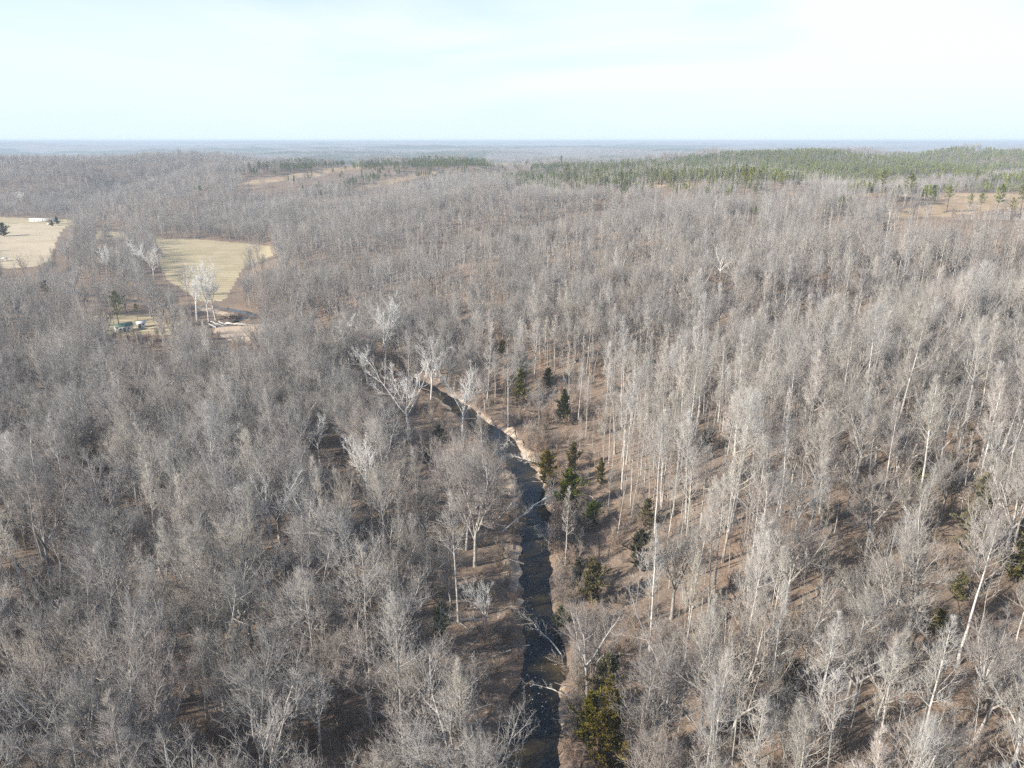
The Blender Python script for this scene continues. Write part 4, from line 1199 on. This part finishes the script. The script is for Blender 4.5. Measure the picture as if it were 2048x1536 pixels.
# ------------------------------------------------------------------ logs of the jam
def log(p0, p1, r, label, seed):
    g = np.random.default_rng(seed)
    p0 = np.array(p0); p1 = np.array(p1); K = 6
    t = np.linspace(0, 1, K)[:, None]
    P = (p0 * (1 - t) + p1 * t + g.normal(0, .12, (K, 3)))[None] - p0
    Rr = (r * np.linspace(1, .5, K))[None]
    ge = Geo(); ge.add(tubes(P, Rr, 8))
    a, ra, _ = grow(g, P, Rr, 5, .3, .95, (.9, .5), lambda t, g: np.full(t.shape, 1.4), 3, .1, .3, .6, .04)
    root = link('fallen_log', ge.mesh('fallen_log', M['dead'], True), None, tuple(p0))
    gb = Geo(); gb.add(tubes(a, ra, 4)); link('branch_stub', gb.mesh('branch_stub', M['dead']), root)
    props(root, label, 'log', 'logs in the log jam')
logs = [((415, 646, .2), (433, 655, -.3), .35, 'short pale log at the left end of the log jam'), ((422, 643, .3), (447, 652, -.2), .3, 'pale log slanting through the left of the log jam'),
        ((438, 643, .6), (452, 650, 0), .35, 'pale log in the middle of the log jam'), ((450, 647, .8), (500, 650, .3), .38, 'longest white log pointing right across the sand'),
        ((452, 645, .4), (480, 649, .9), .3, 'white log lying over the middle of the jam'), ((470, 647, .2), (492, 647, .6), .3, 'white log at the right end of the jam'),
        ((428, 650, 0), (462, 646, .4), .28, 'grey log crossing the others in the jam')]
for k, (a, b_, r, lab) in enumerate(logs):
    log(P3(*a), P3(*b_), r, lab, 40 + k)
def brush_pile(px, py, s, label, name='brush_pile'):
    p = at(px, py); g = np.random.default_rng(int(px))
    n = 260
    a = g.normal(0, 1, (n, 3)) * np.array([s, s * .6, s * .28]); a[:, 2] = np.abs(a[:, 2])
    d = g.normal(0, 1, (n, 3)) * np.array([1, 1, .35]); d /= np.linalg.norm(d, axis=1, keepdims=True)
    P = np.stack([a - d * .9, a, a + d * .9], 1)
    ge = Geo(); ge.add(tubes(P, np.repeat(g.uniform(.04, .12, n)[:, None], 3, 1), 4))
    props(link(name, ge.mesh(name, M['bark_dark']), None, p), label, 'brush pile')
brush_pile(214, 474, 3.2, 'dark brush pile on the pale patch between the fields')
brush_pile(468, 636, 3.0, 'dark heap of flood debris behind the white logs')
brush_pile(405, 650, 2.2, 'dark debris at the left end of the log jam')

# ------------------------------------------------------------------ buildings
def boxgeo(ge, x0, x1, y0, y1, z0, z1, m=0):
    V = np.array([(x, y, z) for z in (z0, z1) for y in (y0, y1) for x in (x0, x1)], float)
    ge.add((V, np.array([[0, 2, 3, 1], [4, 5, 7, 6], [0, 1, 5, 4], [2, 6, 7, 3], [0, 4, 6, 2], [1, 3, 7, 5]])), m)
def boxpart(name, parent, mat, *bs):
    ge = Geo()
    for b_ in bs: boxgeo(ge, *b_)
    return link(name, ge.mesh(name, mat), parent)
def gable(name, parent, mat, L_, W_, z0, rise, over=.4, th=.14):
    hx, hy = L_ / 2 + over, W_ / 2 + over
    sl_ = rise / (W_ / 2); zo = z0 - over * sl_
    V = [(-hx, -hy, zo), (hx, -hy, zo), (hx, 0, z0 + rise), (-hx, 0, z0 + rise), (-hx, hy, zo), (hx, hy, zo)]
    V = np.array(V + [(a, b_, c_ + th) for a, b_, c_ in V], float)
    f = [(0, 3, 2, 1), (3, 4, 5, 2), (6, 7, 8, 9), (9, 8, 11, 10), (0, 1, 7, 6), (4, 10, 11, 5), (0, 6, 9, 3), (3, 9, 10, 4), (1, 2, 8, 7), (2, 5, 11, 8)]
    ge = Geo(); ge.add((V, np.array(f)))
    return link(name, ge.mesh(name, mat), parent)
def house(name, loc, rz, L_, W_, Hh, rise, roofm, label, cat, wins, door=None, wallm='siding'):
    root = link(name, None, None, loc, (0, 0, rz))
    ge = Geo(); boxgeo(ge, -L_ / 2, L_ / 2, -W_ / 2, W_ / 2, -.5, Hh)
    V = np.array([(-L_ / 2, -W_ / 2, Hh), (-L_ / 2, W_ / 2, Hh), (-L_ / 2, 0, Hh + rise), (L_ / 2, -W_ / 2, Hh), (L_ / 2, W_ / 2, Hh), (L_ / 2, 0, Hh + rise)], float)
    ge.add((V, np.array([[0, 2, 1], [3, 4, 5]])))
    link('wall', ge.mesh('wall', M[wallm]), root)
    gable('roof', root, M[roofm], L_, W_, Hh + .02, rise)
    for (xc, w_) in wins:
        wn = boxpart('window', root, M['window'], (xc - w_ / 2, xc + w_ / 2, -W_ / 2 - .03, -W_ / 2 + .02, 1.1, 2.0))
        boxpart('frame', wn, M['siding'], (xc - w_ / 2 - .1, xc + w_ / 2 + .1, -W_ / 2 - .06, -W_ / 2 + .01, 1.0, 1.09), (xc - w_ / 2 - .1, xc + w_ / 2 + .1, -W_ / 2 - .06, -W_ / 2 + .01, 2.01, 2.1))
    if door is not None:
        boxpart('door', root, M['door'], (door - .5, door + .5, -W_ / 2 - .05, -W_ / 2 + .02, 0, 2.05))
    props(root, label, cat)
    return root
p = at(248, 662)
house('cabin', (p[0], p[1], p[2] + .1), R(38), 7.5, 5.5, 2.9, 1.1, 'roof_green', 'small white cabin with a green roof among trees left of the log jam', 'cabin', [(-1.8, 1.0), (1.8, 1.0)], 0)
p = at(283, 654)
house('shed', (p[0], p[1], p[2] + .1), R(30), 3.6, 3.0, 2.1, .7, 'roof_grey', 'small pale shed right of the green-roofed cabin', 'shed', [(.9, .6)], -.6)
p = at(87, 443)
tl = house('mobile_home', (p[0], p[1], p[2] + .2), R(-6), 32, 4.8, 3.0, .35, 'roof_grey', 'long white mobile home behind the tan field', 'mobile home', [(-9, 1.4), (-4, 1.2), (1, 1.4)], 6)
boxpart('porch', tl, M['door'], (6.7, 10.5, -2.5, -2.32, 0, 2.5))
p = at(10, 522)
rt = link('field_shelter', None, None, p, (0, 0, .3))
boxpart('post', rt, M['wood'], (-1.6, -1.45, -1, -.85, -.2, 2.1)); boxpart('post', rt, M['wood'], (1.45, 1.6, -1, -.85, -.2, 2.1))
boxpart('post', rt, M['wood'], (-1.6, -1.45, .85, 1, -.2, 2.1)); boxpart('post', rt, M['wood'], (1.45, 1.6, .85, 1, -.2, 2.1))
gable('roof', rt, M['roof_grey'], 3.6, 2.4, 2.15, .4)
props(rt, 'small white-topped shelter on the tan field at the left edge', 'shelter')
p = at(98, 450)
tr_ = link('parked_trailer', None, None, p, (0, 0, .2))
boxpart('trailer_body', tr_, M['siding'], (-1.7, 1.7, -.9, .9, .5, 1.7)); boxpart('chassis', tr_, M['wood'], (-1.9, 1.9, -.7, .7, .3, .49))
props(tr_, 'small white low object parked in front of the long white home', 'trailer')

# ------------------------------------------------------------------ air
zt = np.array([v.co.z for v in gme.vertices]); ZLO = float(zt.min()) - 1.0; ZHI = max(CAMH, float(zt.max()), float((Z + SC * 28).max())) + 1.5
print('haze', ZLO, ZHI)
hz = Geo(); boxgeo(hz, -24000, 24000, -24000, 24000, ZLO, ZHI)
hme = hz.mesh('haze', bpy.data.materials.new('haze_air'))
hm = hme.materials[0]; hm.use_nodes = True
t = hm.node_tree; t.nodes.clear()
ov = t.nodes.new('ShaderNodeOutputMaterial'); pv = t.nodes.new('ShaderNodeVolumePrincipled')
pv.inputs['Color'].default_value = (.70, .83, .98, 1); pv.inputs['Density'].default_value = 1.7e-4; pv.inputs['Anisotropy'].default_value = 0.0
t.links.new(pv.outputs[0], ov.inputs['Volume'])
ho = link('haze', hme); ho['kind'] = 'stuff'
zz = terrain(*(np.random.default_rng(1).uniform(-20000, 20000, (2, 60000))))
print('terrain range', zz.min(), zz.max(), V.shape, 'trees', len(X), 'pines', pm.sum(), 'young', len(Xp), 'brush', kb.sum(), 'single', single.sum())
